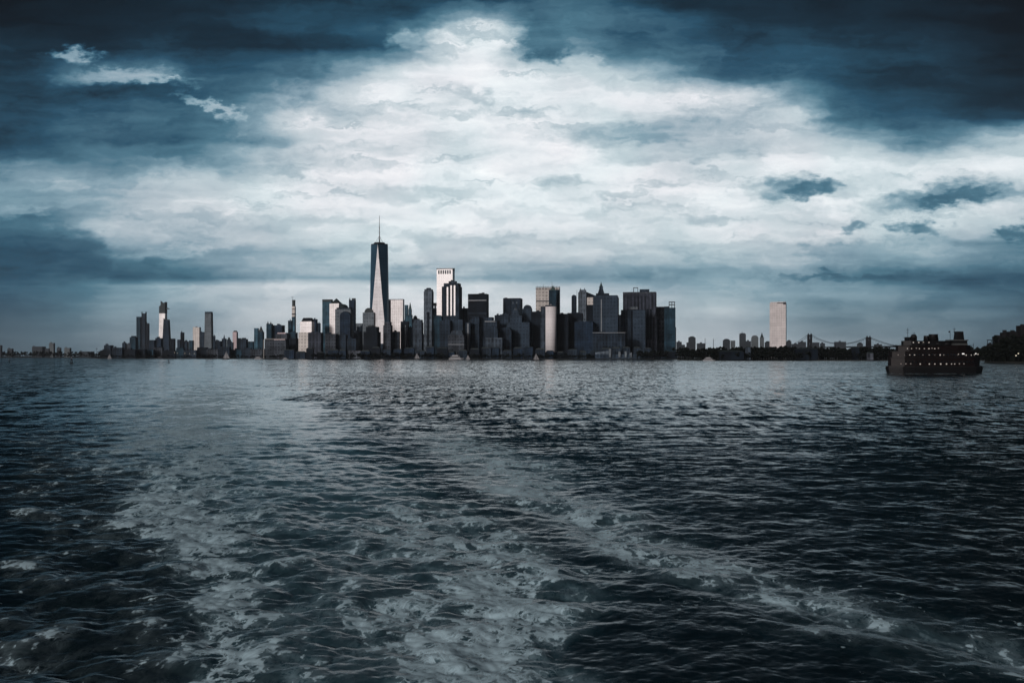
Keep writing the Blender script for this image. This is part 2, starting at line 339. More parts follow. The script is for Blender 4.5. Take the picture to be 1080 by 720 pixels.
# ------------------------------------------------------------------ buildings in photo measures
GRID = 10.0
def X(px, D): return (px - 540) / F * D
def Z(py, D): return CAMZ + (HY - py) / F * D
class Bld:
    def __init__(s, name, label, D, xc, cat='skyscraper', rot=None, k=.8, group=None, base=2.0):
        s.D = D; s.s = D / F; s.xc = xc; s.k = k; s.base = base
        azd = math.degrees(math.atan((xc - 540) / F))
        rg = GRID if rot is None else rot      # facade turned towards the west by rg degrees (world)
        s.phi = R(rg - azd)
        s.o = empty(name, (X(xc, D), D, base), -R(rg)); tag(s.o, label, cat, group)
    def dims(s, x0, x1, k=None):
        k = s.k if k is None else k
        tot = (x1 - x0) * s.s
        wd = tot / (math.cos(s.phi) + k * abs(math.sin(s.phi)))
        cx = ((x0 + x1) / 2 - s.xc) * s.s / math.cos(s.phi)
        return cx, wd, wd * k
    def z(s, y): return 0 if y is None else Z(y, s.D) - s.base
    def add(s, part, shape, x0, x1, yt, yb, mat, k=None, a=.7, parent=None, dy=0.0):
        cx, wd, dp = s.dims(x0, x1, k); z1 = s.z(yt); z0 = s.z(yb)
        h = wd / 2; q = dp / 2; mb = MB()
        if shape == 'box': mb.box(cx-h, cx+h, dy-q, dy+q, z0, z1)
        elif shape == 'taper': mb.frus(cx-h, cx+h, dy-q, dy+q, z0, cx-h*a, cx+h*a, dy-q*a, dy+q*a, z1)
        elif shape == 'pyr': mb.frus(cx-h, cx+h, dy-q, dy+q, z0, cx-.3, cx+.3, dy-.3, dy+.3, z1)
        elif shape == 'slantl': mb.poly([(cx-h, z0), (cx+h, z0), (cx+h, z0+(z1-z0)*a), (cx-h, z1)], dy-q, dy+q)
        elif shape == 'slantr': mb.poly([(cx-h, z0), (cx+h, z0), (cx+h, z1), (cx-h, z0+(z1-z0)*a)], dy-q, dy+q)
        elif shape == 'barrel':
            n = 14; pts = [(cx+h*math.cos(math.pi*t/n), z0+(z1-z0)*math.sin(math.pi*t/n)) for t in range(n+1)]
            mb.poly(pts, dy-q, dy+q)
        elif shape == 'arch':  # block with a round top
            r = h*.95; n = 14; zc = z1 - min(r, (z1-z0)*.5); rr = z1 - zc
            mb.poly([(cx-h, z0), (cx+h, z0)] + [(cx+h*math.cos(math.pi*t/n), zc+rr*math.sin(math.pi*t/n)) for t in range(n+1)], dy-q, dy+q)
        elif shape == 'dome':
            n = 8; mb.lathe(cx, dy, [(h*math.cos(math.pi/2*t/n)+.01, z0+(z1-z0)*math.sin(math.pi/2*t/n)) for t in range(n+1)], 20)
        elif shape == 'cyl': mb.lathe(cx, dy, [(h, z0), (h, z1)], 28)
        elif shape == 'spire': mb.lathe(cx, dy, [(h, z0), (h*.55, z0+(z1-z0)*.35), (.25, z1)], 8, False)
        elif shape == 'mast': mb.lathe(cx, dy, [(max(h, .5), z0), (max(h*.5, .35), z1)], 8)
        elif shape == 'fins':
            n = max(3, int(wd / 6)); 
            for i in range(n+1):
                xx = cx-h+wd*i/n
                for sy in (-1, 1): mb.box(xx-.7, xx+.7, dy+sy*q-.9, dy+sy*q+.9, z0, z1)
        elif shape == 'trim': # ring proud of the wall
            e = .8; mb.box(cx-h-e, cx+h+e, dy-q-e, dy+q+e, z0, z1)
        elif shape == 'strip': # applied on the front face: thin vertical or horizontal band
            mb.box(cx-h, cx+h, dy-1.0, dy, z0, z1)
        o = mb.build(part, mat, parent or s.o); return o
    def front(s, x0, x1, k=None): return -s.dims(x0, x1, k)[2] / 2
    def rooftop(s, x0, x1, yt, n=2, mat=None, mast=False):
        """small lift houses and tanks so that no roof is a clean line"""
        wpx = x1 - x0
        for i in range(n):
            a = random.uniform(x0 + .12*wpx, x1 - .45*wpx); b = a + random.uniform(.14, .33) * wpx
            s.add('penthouse', 'box', a, b, yt - random.uniform(.7, 1.7), yt, mat or M['dark'], k=.5, dy=random.uniform(-.1, .1)*wpx*s.s)
        if mast:
            a = random.uniform(x0 + .2*wpx, x1 - .2*wpx); s.add('antenna', 'mast', a-.12, a+.12, yt - random.uniform(3, 5), yt, M['dkmetal'])
def simple(label, x0, x1, yt, D, mat, name='office_tower', cat='building', shape='box', n=1, mast=False, rot=None, k=.8, crown=None, group=None, a=.8):
    b = Bld(name, label, D, (x0+x1)/2, cat, rot, k, group)
    b.add('tower_body', shape, x0, x1, yt, None, mat, a=a)
    if n or mast: b.rooftop(x0, x1, yt, n, None, mast)
    if crown: b.add('crown', crown[0], crown[1], crown[2], crown[3], crown[4], crown[5], k=1.0)
    return b

# -- one hundred and four storey tower with the spire
def wtc():
    D = 3800; s = D / F; c = 400.2; b = Bld('glass_skyscraper', 'tallest tower, chamfered blue glass with a triangular face painted bright with sky glare and a long thin spire', D, c, 'skyscraper', rot=-azd(c) * 0 + 4)
    hw = 9.0 * s; zt = b.z(258.5); zb = 56.0
    m = MB().box(-hw, hw, -hw, hw, 0, zb); m.build('tower_base', M['slate'], b.o)
    A = [(-hw,-hw,zb),(hw,-hw,zb),(hw,hw,zb),(-hw,hw,zb)]; T = [(0,-hw,zt),(hw,0,zt),(0,hw,zt),(-hw,0,zt)]
    up = MB(); up.add([A[0],A[1],T[0]], [(0,1,2)]); up.build('glare_face', M['glare_facet'], b.o)
    rest = MB(); vs = A + T
    rest.add(vs, [(1,5,4),(1,2,5),(2,6,5),(2,3,6),(3,7,6),(3,0,7),(0,4,7),(4,5,6,7)]); rest.build('glass_face', M['navyT'], b.o)
    pr = MB(); e = .99
    pr.plan([(0,-hw*e),(hw*e,0),(0,hw*e),(-hw*e,0)], zt, zt+4.0); pr.build('parapet', M['dkmetal'], b.o)
    ring = MB().lathe(0, 0, [(hw*.62, zt+4), (hw*.66, zt+6), (hw*.62, zt+9)], 24); ring.build('communications_ring', M['dkmetal'], b.o)
    z2 = b.z(227.5); mast = MB(); mast.lathe(0, 0, [(2.6, zt+4), (2.4, zt+30), (1.9, zt+32), (1.6, zt+70), (1.1, zt+72), (.8, z2)], 10)
    for zz in (30, 48, 66): mast.lathe(0, 0, [(2.6, zt+zz), (2.6, zt+zz+1.2)], 10)
    mast.build('spire', M['steel'], b.o)
    for a in range(4):
        t = R(45+90*a); MB().bar((hw*.55*math.cos(t), hw*.55*math.sin(t), zt+9), (0, 0, zt+36), .35).build('cable_stay', M['dkmetal'], b.o)
def azd(px): return math.degrees(math.atan((px - 540) / F))
M['navyT'] = facade('deep_blue_curtain_wall', (.055,.098,.125), (.040,.080,.105), 5, .2, 8, .2, .5, .4, .2, .1, .15)
M['glare_facet'] = facade('painted_glare_glass', (.80,.79,.80), (.70,.68,.69), 30, .1, 9, .3, .5, .45, .35, .1, .14)  # sky glare on one glass face, put into a pale base colour
wtc()

# ---- group far uptown, behind the water on the west (D 8500)
FD = 8500
def far(label, x0, x1, yt, mat, **kw): return simple(label, x0, x1, yt, kw.pop('D', FD), mat, **kw)
far('slim blue-grey tower, shorter of the two joined at the far uptown trio', 144, 149.6, 334, M['teal'], n=0)
b = far('tall dark tower with an open notched top, highest of the far uptown trio', 149.4, 154.6, 330.5, M['dark2'], n=0)
b.add('crown_frame', 'box', 149.4, 150.4, 328.8, 330.5, M['grey2'], k=3); b.add('crown_frame', 'box', 153.2, 154.6, 328.8, 330.5, M['grey2'], k=2)
far('narrow black tower at the low end of the far uptown trio', 154, 157.6, 341, M['black'], D=8300)
def hudson():
    b = Bld('observation_tower', 'pale tapering far tower with dark jagged top and a jutting observation deck', FD, 172, 'skyscraper', k=.7)
    b.add('tower_body', 'taper', 167.4, 176.8, 330.5, None, M['pale'], a=.84)
    b.add('dark_crown', 'slantr', 168, 176.2, 318.5, 330.5, M['roof'], a=.62)
    b.add('crown_spur', 'slantl', 169.5, 173, 317.5, 322, M['roof'], a=.4)
    b.add('observation_deck', 'slantl', 175, 178.6, 324.4, 326, M['roof'], a=.3)
hudson()
b = Bld('angled_tower', 'dark blue tower with sloping side in front of the observation deck tower', 8200, 176, 'skyscraper', k=.6)
b.add('tower_body', 'taper', 170.6, 181, 337.5, None, M['navy'], a=.62); b.add('crown', 'slantl', 172.5, 179.3, 336, 337.6, M['roof'], a=.2)
far('pale sunlit cream tower on the west side of the tapering grey tower', 203.6, 211.8, 345, M['cream'], D=6500, n=1, k=.5)
far('dark block wedged between cream tower and tall grey tapering tower', 211, 216.5, 350, M['dark'], D=6300)
b = Bld('tapering_tower', 'tall plain grey tapering tower standing alone west of the centre', 6000, 220, 'skyscraper', k=.6)
b.add('tower_body', 'taper', 215.4, 225.2, 330.5, None, M['bluegrey'], a=.84); b.add('roof_screen', 'box', 216.2, 224.2, 328.8, 330.5, M['slate'], k=.6)
far('small pinkish tower with a dark cap', 245.4, 251, 350, M['pink'], D=5600, n=0, crown=('taper', 246, 250.4, 348.6, 350, M['roof']))
b = far('low dark tower with a stepped pinnacle west of pinkish tower', 234, 239, 357, M['dark'], D=5400, n=0, crown=('spire', 234.9, 238, 352.6, 357, M['dark']))
far('dark block with a small dome beside the pinnacle tower', 239.4, 243.6, 358, M['dark2'], D=5500, n=0, crown=('dome', 239.8, 243.2, 355.4, 358, M['roof']))
# uptown low blocks
G1 = 'low dark blocks along the west shore'
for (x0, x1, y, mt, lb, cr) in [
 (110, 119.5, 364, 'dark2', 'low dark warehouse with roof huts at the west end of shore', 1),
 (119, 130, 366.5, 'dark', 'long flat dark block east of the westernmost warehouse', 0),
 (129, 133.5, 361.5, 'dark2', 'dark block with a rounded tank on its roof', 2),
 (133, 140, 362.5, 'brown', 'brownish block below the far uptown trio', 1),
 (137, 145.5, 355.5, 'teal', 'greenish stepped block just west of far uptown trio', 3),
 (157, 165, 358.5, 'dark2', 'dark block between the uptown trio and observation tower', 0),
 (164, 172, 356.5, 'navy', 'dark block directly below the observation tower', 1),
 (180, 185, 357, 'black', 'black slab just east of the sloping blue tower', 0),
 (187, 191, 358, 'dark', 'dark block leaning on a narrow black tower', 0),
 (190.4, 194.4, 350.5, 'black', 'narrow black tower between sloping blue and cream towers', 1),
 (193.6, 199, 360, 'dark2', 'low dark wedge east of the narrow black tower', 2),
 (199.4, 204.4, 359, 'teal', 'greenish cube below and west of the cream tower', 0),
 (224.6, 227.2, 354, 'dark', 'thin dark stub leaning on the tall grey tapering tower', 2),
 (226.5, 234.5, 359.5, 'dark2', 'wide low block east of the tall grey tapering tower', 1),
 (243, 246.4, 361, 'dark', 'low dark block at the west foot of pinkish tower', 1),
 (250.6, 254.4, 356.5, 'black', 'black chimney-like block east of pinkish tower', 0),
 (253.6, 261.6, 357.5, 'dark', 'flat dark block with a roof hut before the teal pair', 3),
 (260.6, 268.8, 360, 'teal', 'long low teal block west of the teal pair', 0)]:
    b = Bld('city_block', lb, random.choice([4700, 4900, 5100]), (x0+x1)/2, 'building')
    b.add('tower_body', 'box', x0, x1, y, None, M[mt])
    if cr == 1: b.rooftop(x0, x1, y, 2)
    if cr == 2: b.add('roof_tank', 'dome', x0+.8, x1-.8, y-1.6, y, M['roof'])
    if cr == 3: b.add('penthouse', 'box', x0+1.5, x1-2, y-1.3, y, M['black'], k=.6)
# low front strip on the west shore
xx = 106.0
while xx < 280:
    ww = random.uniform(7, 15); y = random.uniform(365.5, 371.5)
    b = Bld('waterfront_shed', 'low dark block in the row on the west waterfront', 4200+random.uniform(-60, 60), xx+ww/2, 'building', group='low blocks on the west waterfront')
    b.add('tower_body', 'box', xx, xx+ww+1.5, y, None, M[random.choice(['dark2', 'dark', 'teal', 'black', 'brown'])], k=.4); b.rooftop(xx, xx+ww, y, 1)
    xx += ww

# ---- tribeca and battery park city
b = simple('teal block west of the pointed roof block', 268, 273, 346, 4500, M['teal2'], n=0)
b = Bld('pointed_block', 'dark teal block with a steep pointed roof', 4480, 275, 'building'); b.add('tower_body', 'box', 272, 278.6, 350, None, M['teal']); b.add('roof', 'pyr', 272.6, 278, 343.6, 350, M['roof'])
b = simple('dark teal tower with twin knobs beside the purple roofed block', 281, 288, 341.4, 4400, M['teal'], n=0)
b.add('roof_knob', 'pyr', 281.6, 283.6, 338.8, 341.4, M['roof']); b.add('roof_knob', 'pyr', 284.6, 286.6, 339.2, 341.4, M['roof'])
simple('wide dark teal block with crenellated roof behind brick apartment block', 287.4, 300.4, 343, 4420, M['navy'], n=3)
b = simple('purple-grey slab rising behind the brick apartment block', 291, 306.4, 352, 4100, M['tan'], n=0); b.add('roof_trim', 'trim', 293, 304, 350.8, 352.2, M['pink'])
b = Bld('apartment_block', 'long tan brick apartment block at the water with paler end pier', 3700, 291, 'building', k=.4)
b.add('brick_wing', 'box', 279.6, 304.6, 357.6, None, M['brown']); fr = b.front(279.6, 304.6)
b.add('end_pier', 'strip', 279.8, 281, 358, None, M['stone'], dy=fr); b.add('cornice', 'trim', 280, 304, 357, 358, M['stone'])
b.add('brick_wing', 'box', 296, 304.4, 355.6, 358, M['tan'], k=.8); b.add('white_balcony_band', 'strip', 290, 303.4, 357.8, 358.6, M['pink'], dy=fr-1.2)
b = Bld('slender_tower', 'very slender tower with white middle section and a dark crane-topped head', 4600, 309.6, 'skyscraper', k=1)
b.add('tower_body', 'box', 307.8, 312.1, 334, None, M['teal2']); b.add('white_section', 'box', 307.9, 312.0, 323, 334, M['whitegap']if 'whitegap' in M else M['cream'])
b.add('open_floor', 'trim', 308, 311.9, 330.6, 332, M['dkmetal']); b.add('open_floor', 'trim', 308, 311.9, 325.6, 326.4, M['dkmetal'])
b.add('dark_head', 'box', 308.1, 311.5, 316.3, 323, M['roof']); b.add('crane_mast', 'mast', 308.4, 308.8, 313.4, 316.3, M['dkmetal']); b.add('crane_jib', 'box', 307.4, 309.6, 313.2, 313.6, M['dkmetal'], k=.1)
simple('teal glass slab clinging to the west side of slender tower', 303.8, 308.6, 338, 4500, M['teal'], n=1)
simple('dark green-grey tower at the foot of the slender tower', 304.4, 314, 350.6, 4300, M['teal'], n=2)
simple('black green slab between brick apartments and the black-capped pale tower', 304, 314.6, 357, 3800, M['black'], n=0)
b = Bld('capped_tower', 'pale pinkish tower with wide lower body and black slanted cap', 4000, 325, 'skyscraper', rot=14, k=.5)
b.add('tower_body', 'box', 316.6, 331.4, 339, None, M['pale']); b.add('lower_body', 'box', 315, 333.2, 350.4, None, M['cream'], k=.62)
b.add('cap', 'taper', 318, 331.4, 335.2, 339, M['black'], a=.72)
simple('dark stepped annex on the east side of the black-capped pale tower', 328.6, 335, 336.6, 4100, M['navy'], n=1)
simple('small dark block beside the stepped annex of black-capped tower', 334, 338.2, 340.6, 4150, M['dark2'], n=1)
simple('wide brown striped block before the black-capped pale tower', 325, 341, 350.6, 3700, M['fins'], n=2, k=.5)
b = simple('tall teal glass tower with dark flat top west of pyramid roof', 340, 351, 318.2, 4200, M['teal2'], n=0, k=.5); b.add('roof_screen', 'trim', 340.2, 350.8, 315.8, 318.4, M['roof'])
b = Bld('pyramid_tower', 'pale tower with a dark pyramid roof', 4100, 354.5, 'skyscraper', rot=16, k=.9)
b.add('tower_body', 'box', 347.6, 361.6, 320.2, None, M['pale'], k=.9); b.add('roof', 'pyr', 348.8, 361, 314.6, 320.2, M['roof'])
b = Bld('domed_tower', 'pale tower with a dark dome and darker arched block set in front', 3950, 362, 'skyscraper', k=.8)
b.add('tower_body', 'box', 353.6, 373.2, 326.2, None, M['pale2'] if 'pale2' in M else M['bluegrey'], k=.6)
b.add('shoulder', 'box', 355, 371.8, 324.6, 326.2, M['dark2'], k=.6); b.add('dome', 'dome', 356, 368.4, 320.8, 324.8, M['roof'])
b = Bld('arched_block', 'navy block with a rounded arch top in front of domed tower', 3800, 364.5, 'building', k=.5)
b.add('tower_body', 'arch', 358.4, 371, 328.4, None, M['navy'])
b = simple('dark tower with spiky roof corner behind the domed tower', 368, 375.4, 316.6, 4250, M['navy'], n=0)
b.add('roof_spike', 'pyr', 368, 370, 313.8, 316.6, M['dkmetal']); b.add('roof_spike', 'box', 371, 375.2, 314.6, 316.6, M['roof'], k=.7)
simple('low hazy blue slab between domed tower and truncated dome tower', 375, 383.6, 341, 4700, M['bluegrey'], n=0)
b = simple('dark shore block with pale vertical light strip below the domed tower', 343, 357, 352, 3640, M['brown'], n=2)
simple('dark block with ribbed front below the arched navy block', 356, 367, 353, 3650, M['dark'], n=2)
simple('dark slab on the shore east of the ribbed block', 366, 378, 357, 3640, M['dark2'], n=1)
b = Bld('truncated_dome_tower', 'pale grey tower with dark truncated dome west of the tallest tower', 3780, 390, 'skyscraper', rot=14, k=.7)
b.add('tower_body', 'box', 382.6, 397.4, 329.6, None, M['pale3'] if 'pale3' in M else M['bluegrey']); b.add('dome', 'barrel', 384.4, 395.6, 324.8, 329.6, M['roof'], k=.7)
b = Bld('rounded_block', 'dark green-black block with stepped shoulders hiding the foot of truncated dome tower', 3600, 392, 'building')
b.add('tower_body', 'box', 383.4, 401.6, 350, None, M['black']); b.add('setback', 'box', 386, 400, 344.6, 350, M['black']); b.add('setback', 'box', 388, 394, 343, 344.6, M['roof'])
simple('low tan building with small lit front below the domed tower', 362, 383, 369.6, 3540, M['tan'], n=2, k=.4)
simple('low brown building at the shore in front of rounded black block', 384, 400, 370.5, 3545, M['brown'], n=2, k=.4)

# ---- centre
b = Bld('pale_box_tower', 'wide pale pinkish box tower just east of the tallest tower', 4150, 417.6, 'skyscraper', rot=9, k=.35)
b.add('tower_body', 'box', 409.4, 426.4, 316.2, None, M['pale']); b.add('roof_trim', 'trim', 409.6, 426.2, 315.6, 316.3, M['grey'])
b = Bld('added_dark_side', 'narrow black slab added as the dark west side of the wide pale box tower', 4000, 410.4, 'building'); b.add('tower_body', 'box', 408.8, 412.2, 316.4, None, M['black'])  # added slab gives the box tower its dark west side
simple('slim teal tower east of the wide pale box tower', 426.8, 430.6, 321.6, 4400, M['teal2'], n=0)
b = Bld('gothic_tower', 'pale teal stepped tower with pointed green spire', 4380, 432.4, 'skyscraper')
b.add('tower_body', 'box', 429.8, 435.2, 332, None, M['teal2']); b.add('setback', 'box', 430.8, 434.4, 326, 332, M['teal2']); b.add('spire', 'pyr', 431, 434.2, 318.6, 326, M['green'])
b = Bld('domed_block', 'low dark block with a black domed roof behind grey-brown tower', 4300, 438.4, 'building'); b.add('tower_body', 'box', 434.4, 442.6, 336, None, M['dark2']); b.add('dome', 'dome', 435.4, 440.6, 332.6, 336, M['roof']); 
b = Bld('art_deco_tower', 'brown stone tower with rounded shoulders before the tallest tower', 3620, 409, 'building', k=.9)
b.add('tower_body', 'box', 404.2, 414, 343, None, M['brown']); b.add('setback', 'box', 405.2, 413, 339.6, 343, M['brown']); b.add('roof', 'taper', 406.4, 411.8, 337.4, 339.6, M['dark'], a=.6)
simple('short grey-brown block east of the round shouldered stone tower', 413.6, 422, 349.6, 3650, M['grey2'], n=2)
b = simple('black tower with one white vertical stripe', 422.6, 431.6, 339, 3700, M['black'], n=1); b.add('white_stripe', 'strip', 427.8, 429.2, 343, 366, M['bluegrey'], dy=b.front(422.6, 431.6)-.3)
b = Bld('stone_tower', 'grey-brown stone tower with battered top west of the tall grey tower', 3640, 441, 'building')
b.add('tower_body', 'box', 435.4, 446.6, 340, None, M['grey2']); b.add('setback', 'box', 437, 446, 337.2, 340, M['grey2'])
simple('dark slab in the gap east of the white striped tower', 430.6, 436.6, 345, 3720, M['dark'], n=1)
b = Bld('grey_tower', 'tall narrow grey stone tower with notched top and dark recess', 3750, 452.2, 'skyscraper', k=.8, rot=12)
b.add('tower_body', 'box', 447, 457.4, 307.4, None, M['grey']); b.add('setback', 'box', 447.6, 456.8, 305.2, 307.4, M['grey']); b.add('crown', 'taper', 449, 455.4, 303.6, 305.2, M['dark'], a=.6)
f0 = b.front(447, 457.4); b.add('dark_recess', 'strip', 451.2, 454.0, 329, 368, M['black'], dy=f0-.2)
b = simple('dark broken top block squeezed between grey tower and white tower', 456.8, 461.6, 325, 4050, M['dark2'], n=0); b.add('roof_tank', 'box', 457.4, 460.8, 319.4, 322.6, M['roof'], k=.8); b.add('tank_leg', 'box', 458, 460, 322.6, 325, M['dkmetal'], k=.6)
b = Bld('white_tower', 'brightest white tower with a grille of dark slots along its top', 3980, 470, 'skyscraper', rot=12, k=.5)
b.add('tower_body', 'box', 460.6, 479.6, 284.4, None, M['white']); f0 = b.front(460.6, 479.6)
b.add('roof_frame', 'trim', 461.4, 479.0, 283.2, 284.4, M['whitep'])
for i in range(6): b.add('roof_slot', 'strip', 463.4+i*2.35, 464.8+i*2.35, 285.4, 289.2, M['dark2'], dy=f0-.15)
b.add('corner_post', 'box', 460.4, 461.6, 282.8, 286, M['dkmetal'], k=1); b.add('corner_post', 'box', 478.4, 479.6, 282.8, 286, M['dkmetal'], k=1)
b = Bld('striped_tower', 'dark stepped tower with three white vertical stripes in front of white tower', 3800, 477, 'skyscraper', k=.7, rot=12)
b.add('tower_body', 'box', 466, 487.4, 302.4, None, M['dark']); b.add('setback', 'box', 468, 486.2, 299, 302.4, M['dark']); b.add('crown', 'box', 473.2, 482, 296.6, 299, M['grey2']); b.add('crown', 'box', 475.4, 479.6, 295.4, 296.6, M['dark'])
f0 = b.front(466, 487.4)
for xx in (472.8, 476.6, 480.2): b.add('white_stripe', 'strip', xx, xx+2.0, 301.4 if xx > 472.9 else 303, 333, M['white'], dy=f0-.2)
b = simple('dark low shouldered block west of the three striped tower foot', 457.4, 467.4, 333.4, 3700, M['teal'], n=2)
simple('black block at foot of the white tower behind the shore block', 463.6, 477, 338, 3680, M['dark2'], n=2)
b = Bld('banded_block', 'squat brown-grey shore block with one pale horizontal line', 3580, 482, 'building', k=.5)
b.add('tower_body', 'box', 472.8, 491.4, 353.4, None, M['brown']); b.add('setback', 'taper', 474.6, 490, 348.6, 353.4, M['grey2'], a=.75); b.add('pale_band', 'trim', 473, 491.2, 362.8, 363.5, M['line'])
simple('charcoal tower with sloped crown behind squat brown-grey block', 477, 491, 337, 3690, M['dark'], n=2, shape='taper', a=.86)
simple('narrow dark tower pressed against the west side of black flat slab', 487, 493.6, 325, 3850, M['dark'], n=1)
b = simple('thin dark tower with a pale pitted strip below black flat slab', 491, 497, 340, 3620, M['dark2'], n=0); b.add('pale_strip', 'strip', 493.2, 494.9, 341, 371, M['line'], dy=b.front(491, 497)-.2)

b = Bld('black_slab', 'broad flat-topped black tower with a thin pale band near its top', 3750, 504.6, 'skyscraper', k=.6)
b.add('tower_body', 'box', 493.6, 515.6, 310.2, None, M['black']); b.add('pale_band', 'trim', 494, 515.2, 316.4, 317.6, M['line']); b.add('louvre_floor', 'trim', 493.8, 515.4, 330.2, 331.2, M['dark'])
b.add('penthouse', 'box', 505, 508, 309.2, 310.2, M['dkmetal']); b.add('penthouse', 'box', 508, 511, 308.6, 310.2, M['dkmetal'])
simple('charcoal block in front of the broad black tower', 496, 507, 334, 3650, M['dark2'], n=1)
b = Bld('terraced_block', 'grey terraced block with a pale band near the broad black tower', 3680, 516, 'building')
b.add('tower_body', 'box', 505, 527.2, 338, None, M['dark']); b.add('pale_band', 'strip', 512, 524.8, 338.6, 339.8, M['line'], dy=b.front(505, 527.2)-.2); b.add('setback', 'box', 507, 521, 334.6, 338, M['dark']); b.add('setback', 'pyr', 508.4, 512, 330.8, 334.6, M['dark'])
b = Bld('arched_front_block', 'mid-grey shore block with an arched dark window and pale lower walls', 3560, 521.6, 'building', k=.6)
b.add('tower_body', 'box', 512, 531.6, 357, None, M['grey2']); b.add('upper_block', 'arch', 514.6, 526, 343.6, 357, M['dark']); b.add('roof_trim', 'trim', 512, 531.4, 356.4, 357.2, M['grey'])
simple('low black step block with roof huts beside the terraced block', 521.6, 530, 332.4, 3950, M['dark2'], n=2)
b = Bld('flat_dark_tower', 'dark flat-topped tower with two pale spots under its roof', 3850, 540.6, 'skyscraper', k=.8)
b.add('tower_body', 'box', 530.6, 551.2, 314.8, None, M['dark2']); b.add('penthouse', 'box', 532, 535, 313.8, 314.8, M['dkmetal']); f0 = b.front(530.6, 551.2)
b.add('pale_vent', 'strip', 541.6, 543, 318.6, 320.8, M['grey'], dy=f0-.2); b.add('pale_vent', 'strip', 545.6, 547, 318.4, 320.6, M['grey'], dy=f0-.2)
b = Bld('stepped_tower', 'massive charcoal stepped stone tower below the dark flat-topped tower', 3660, 548, 'skyscraper', k=.7)
b.add('tower_body', 'box', 534.6, 561.2, 340, None, M['slate']); b.add('setback', 'box', 537.4, 552, 333, 340, M['slate']); b.add('setback', 'taper', 539, 549, 327, 333, M['slate'], a=.6); b.add('crown', 'pyr', 541.8, 546, 323, 327, M['grey'])
b = Bld('round_topped_tower', 'charcoal tower with rounded top east of massive stepped tower', 3720, 556, 'building', k=.8)
b.add('tower_body', 'box', 550.4, 561.4, 325.6, None, M['slate']); b.add('roof', 'barrel', 552, 561, 321.6, 325.6, M['dark'])
simple('grey stepped block west of the massive charcoal tower', 527, 538, 331.6, 3780, M['dark'], n=2)
simple('dark rounded shore block between arched block and stepped tower', 528, 541, 345, 3600, M['dark2'], shape='arch', n=0)
simple('black wide slab west of the white cylinder tower', 560, 571.6, 328.6, 3700, M['black'], n=1)
b = Bld('finned_tower', 'tall beige tower with vertical fins at its top and dark eastern half', 3900, 578, 'skyscraper', k=.4, rot=6)
b.add('tower_body', 'box', 565.2, 590.8, 303.6, None, M['tanL'] if 'tanL' in M else M['cream']); f0 = b.front(565.2, 590.8)
b.add('top_fins', 'fins', 565.4, 590.6, 302, 306, M['dark']); b.add('dark_half', 'strip', 579, 590.6, 306, None, M['teal'], dy=f0-.2); b.add('mid_band', 'trim', 565.6, 590.4, 317.2, 318.2, M['dark'])
b.add('antenna', 'mast', 582, 582.4, 297, 303.6, M['dkmetal']); b.add('antenna', 'mast', 573, 573.3, 299.6, 303.6, M['dkmetal'])
b = Bld('peaked_tower', 'slim teal tower with a peaked roof in front of the beige finned tower', 3830, 583, 'building'); b.add('tower_body', 'box', 579.2, 587.4, 306.4, None, M['teal']); b.add('roof', 'pyr', 580, 586.6, 301, 306.4, M['green'])
b = Bld('cylinder_tower', 'white cylindrical glass tower at the shore with dark slab on its side', 3580, 580, 'skyscraper', k=.8)
b.add('curved_front', 'cyl', 574.2, 587.6, 323.4, 371.4, M['cylw']); b.add('dark_side', 'box', 570, 577.4, 323.2, None, M['grey2'], k=1.6, dy=6); b.add('plinth', 'cyl', 575.4, 586.6, 371.4, None, M['black'])
b.add('penthouse', 'box', 575, 584, 321.8, 323.4, M['dark'], k=.6); b.add('roof_rail', 'mast', 579, 583, 320.8, 321.9, M['whitep'])
simple('solid black wide slab east of white cylinder tower', 587, 600.6, 331, 3640, M['black'], n=1)
simple('black slab with faint pale patch near the slim spired tower', 598.4, 615, 330.2, 3700, M['black'], n=2)
simple('dark shore block under the twin topped grey tower', 606, 627, 339.4, 3620, M['navy'], n=3)
b = Bld('slim_tower', 'slim dark tower with rounded top and tall thin antenna', 3900, 605.4, 'skyscraper'); b.add('tower_body', 'arch', 602.8, 608.2, 311, None, M['dark2']); b.add('antenna', 'mast', 608.2, 608.6, 305.6, 312, M['dkmetal'])
b = Bld('twin_top_tower', 'grey stone tower with twin small turrets on its roof', 3920, 614.6, 'skyscraper', rot=14)
b.add('tower_body', 'box', 609.8, 619.4, 308.4, None, M['grey']); b.add('setback', 'taper', 610.6, 618.8, 305.6, 308.4, M['grey'], a=.8); b.add('turret', 'spire', 611.6, 613, 303.4, 305.6, M['dark']); b.add('turret', 'spire', 615.8, 617.2, 303.4, 305.6, M['dark'])
b = Bld('slanted_roof_tower', 'tower with black slanted roof above a bright white upper wall', 3880, 623, 'building')
b.add('tower_body', 'box', 619, 627.4, 321.6, None, M['black']); b.add('white_wall', 'box', 619.2, 627.2, 313.6, 321.6, M['bluegreyL'] if 'bluegreyL' in M else M['cream']); b.add('roof', 'slantl', 618.6, 628, 308, 313.6, M['black'], a=.35)
b = Bld('spired_tower', 'stepped tower with lantern and needle spire behind the big charcoal slab', 3950, 634, 'skyscraper')
b.add('tower_body', 'box', 628, 643, 312, None, M['dark2']); b.add('setback', 'box', 628.6, 642.6, 309.6, 312, M['dark2']); b.add('lantern', 'taper', 630.4, 637.6, 304, 309.6, M['dark'], a=.5); b.add('lantern', 'box', 632, 636, 302, 304.6, M['dark']); b.add('spire', 'spire', 632.2, 635.8, 297, 302, M['green'])
b = Bld('charcoal_slab', 'big plain charcoal slab tower with one pale vertical line', 3650, 639.4, 'skyscraper', k=.6)
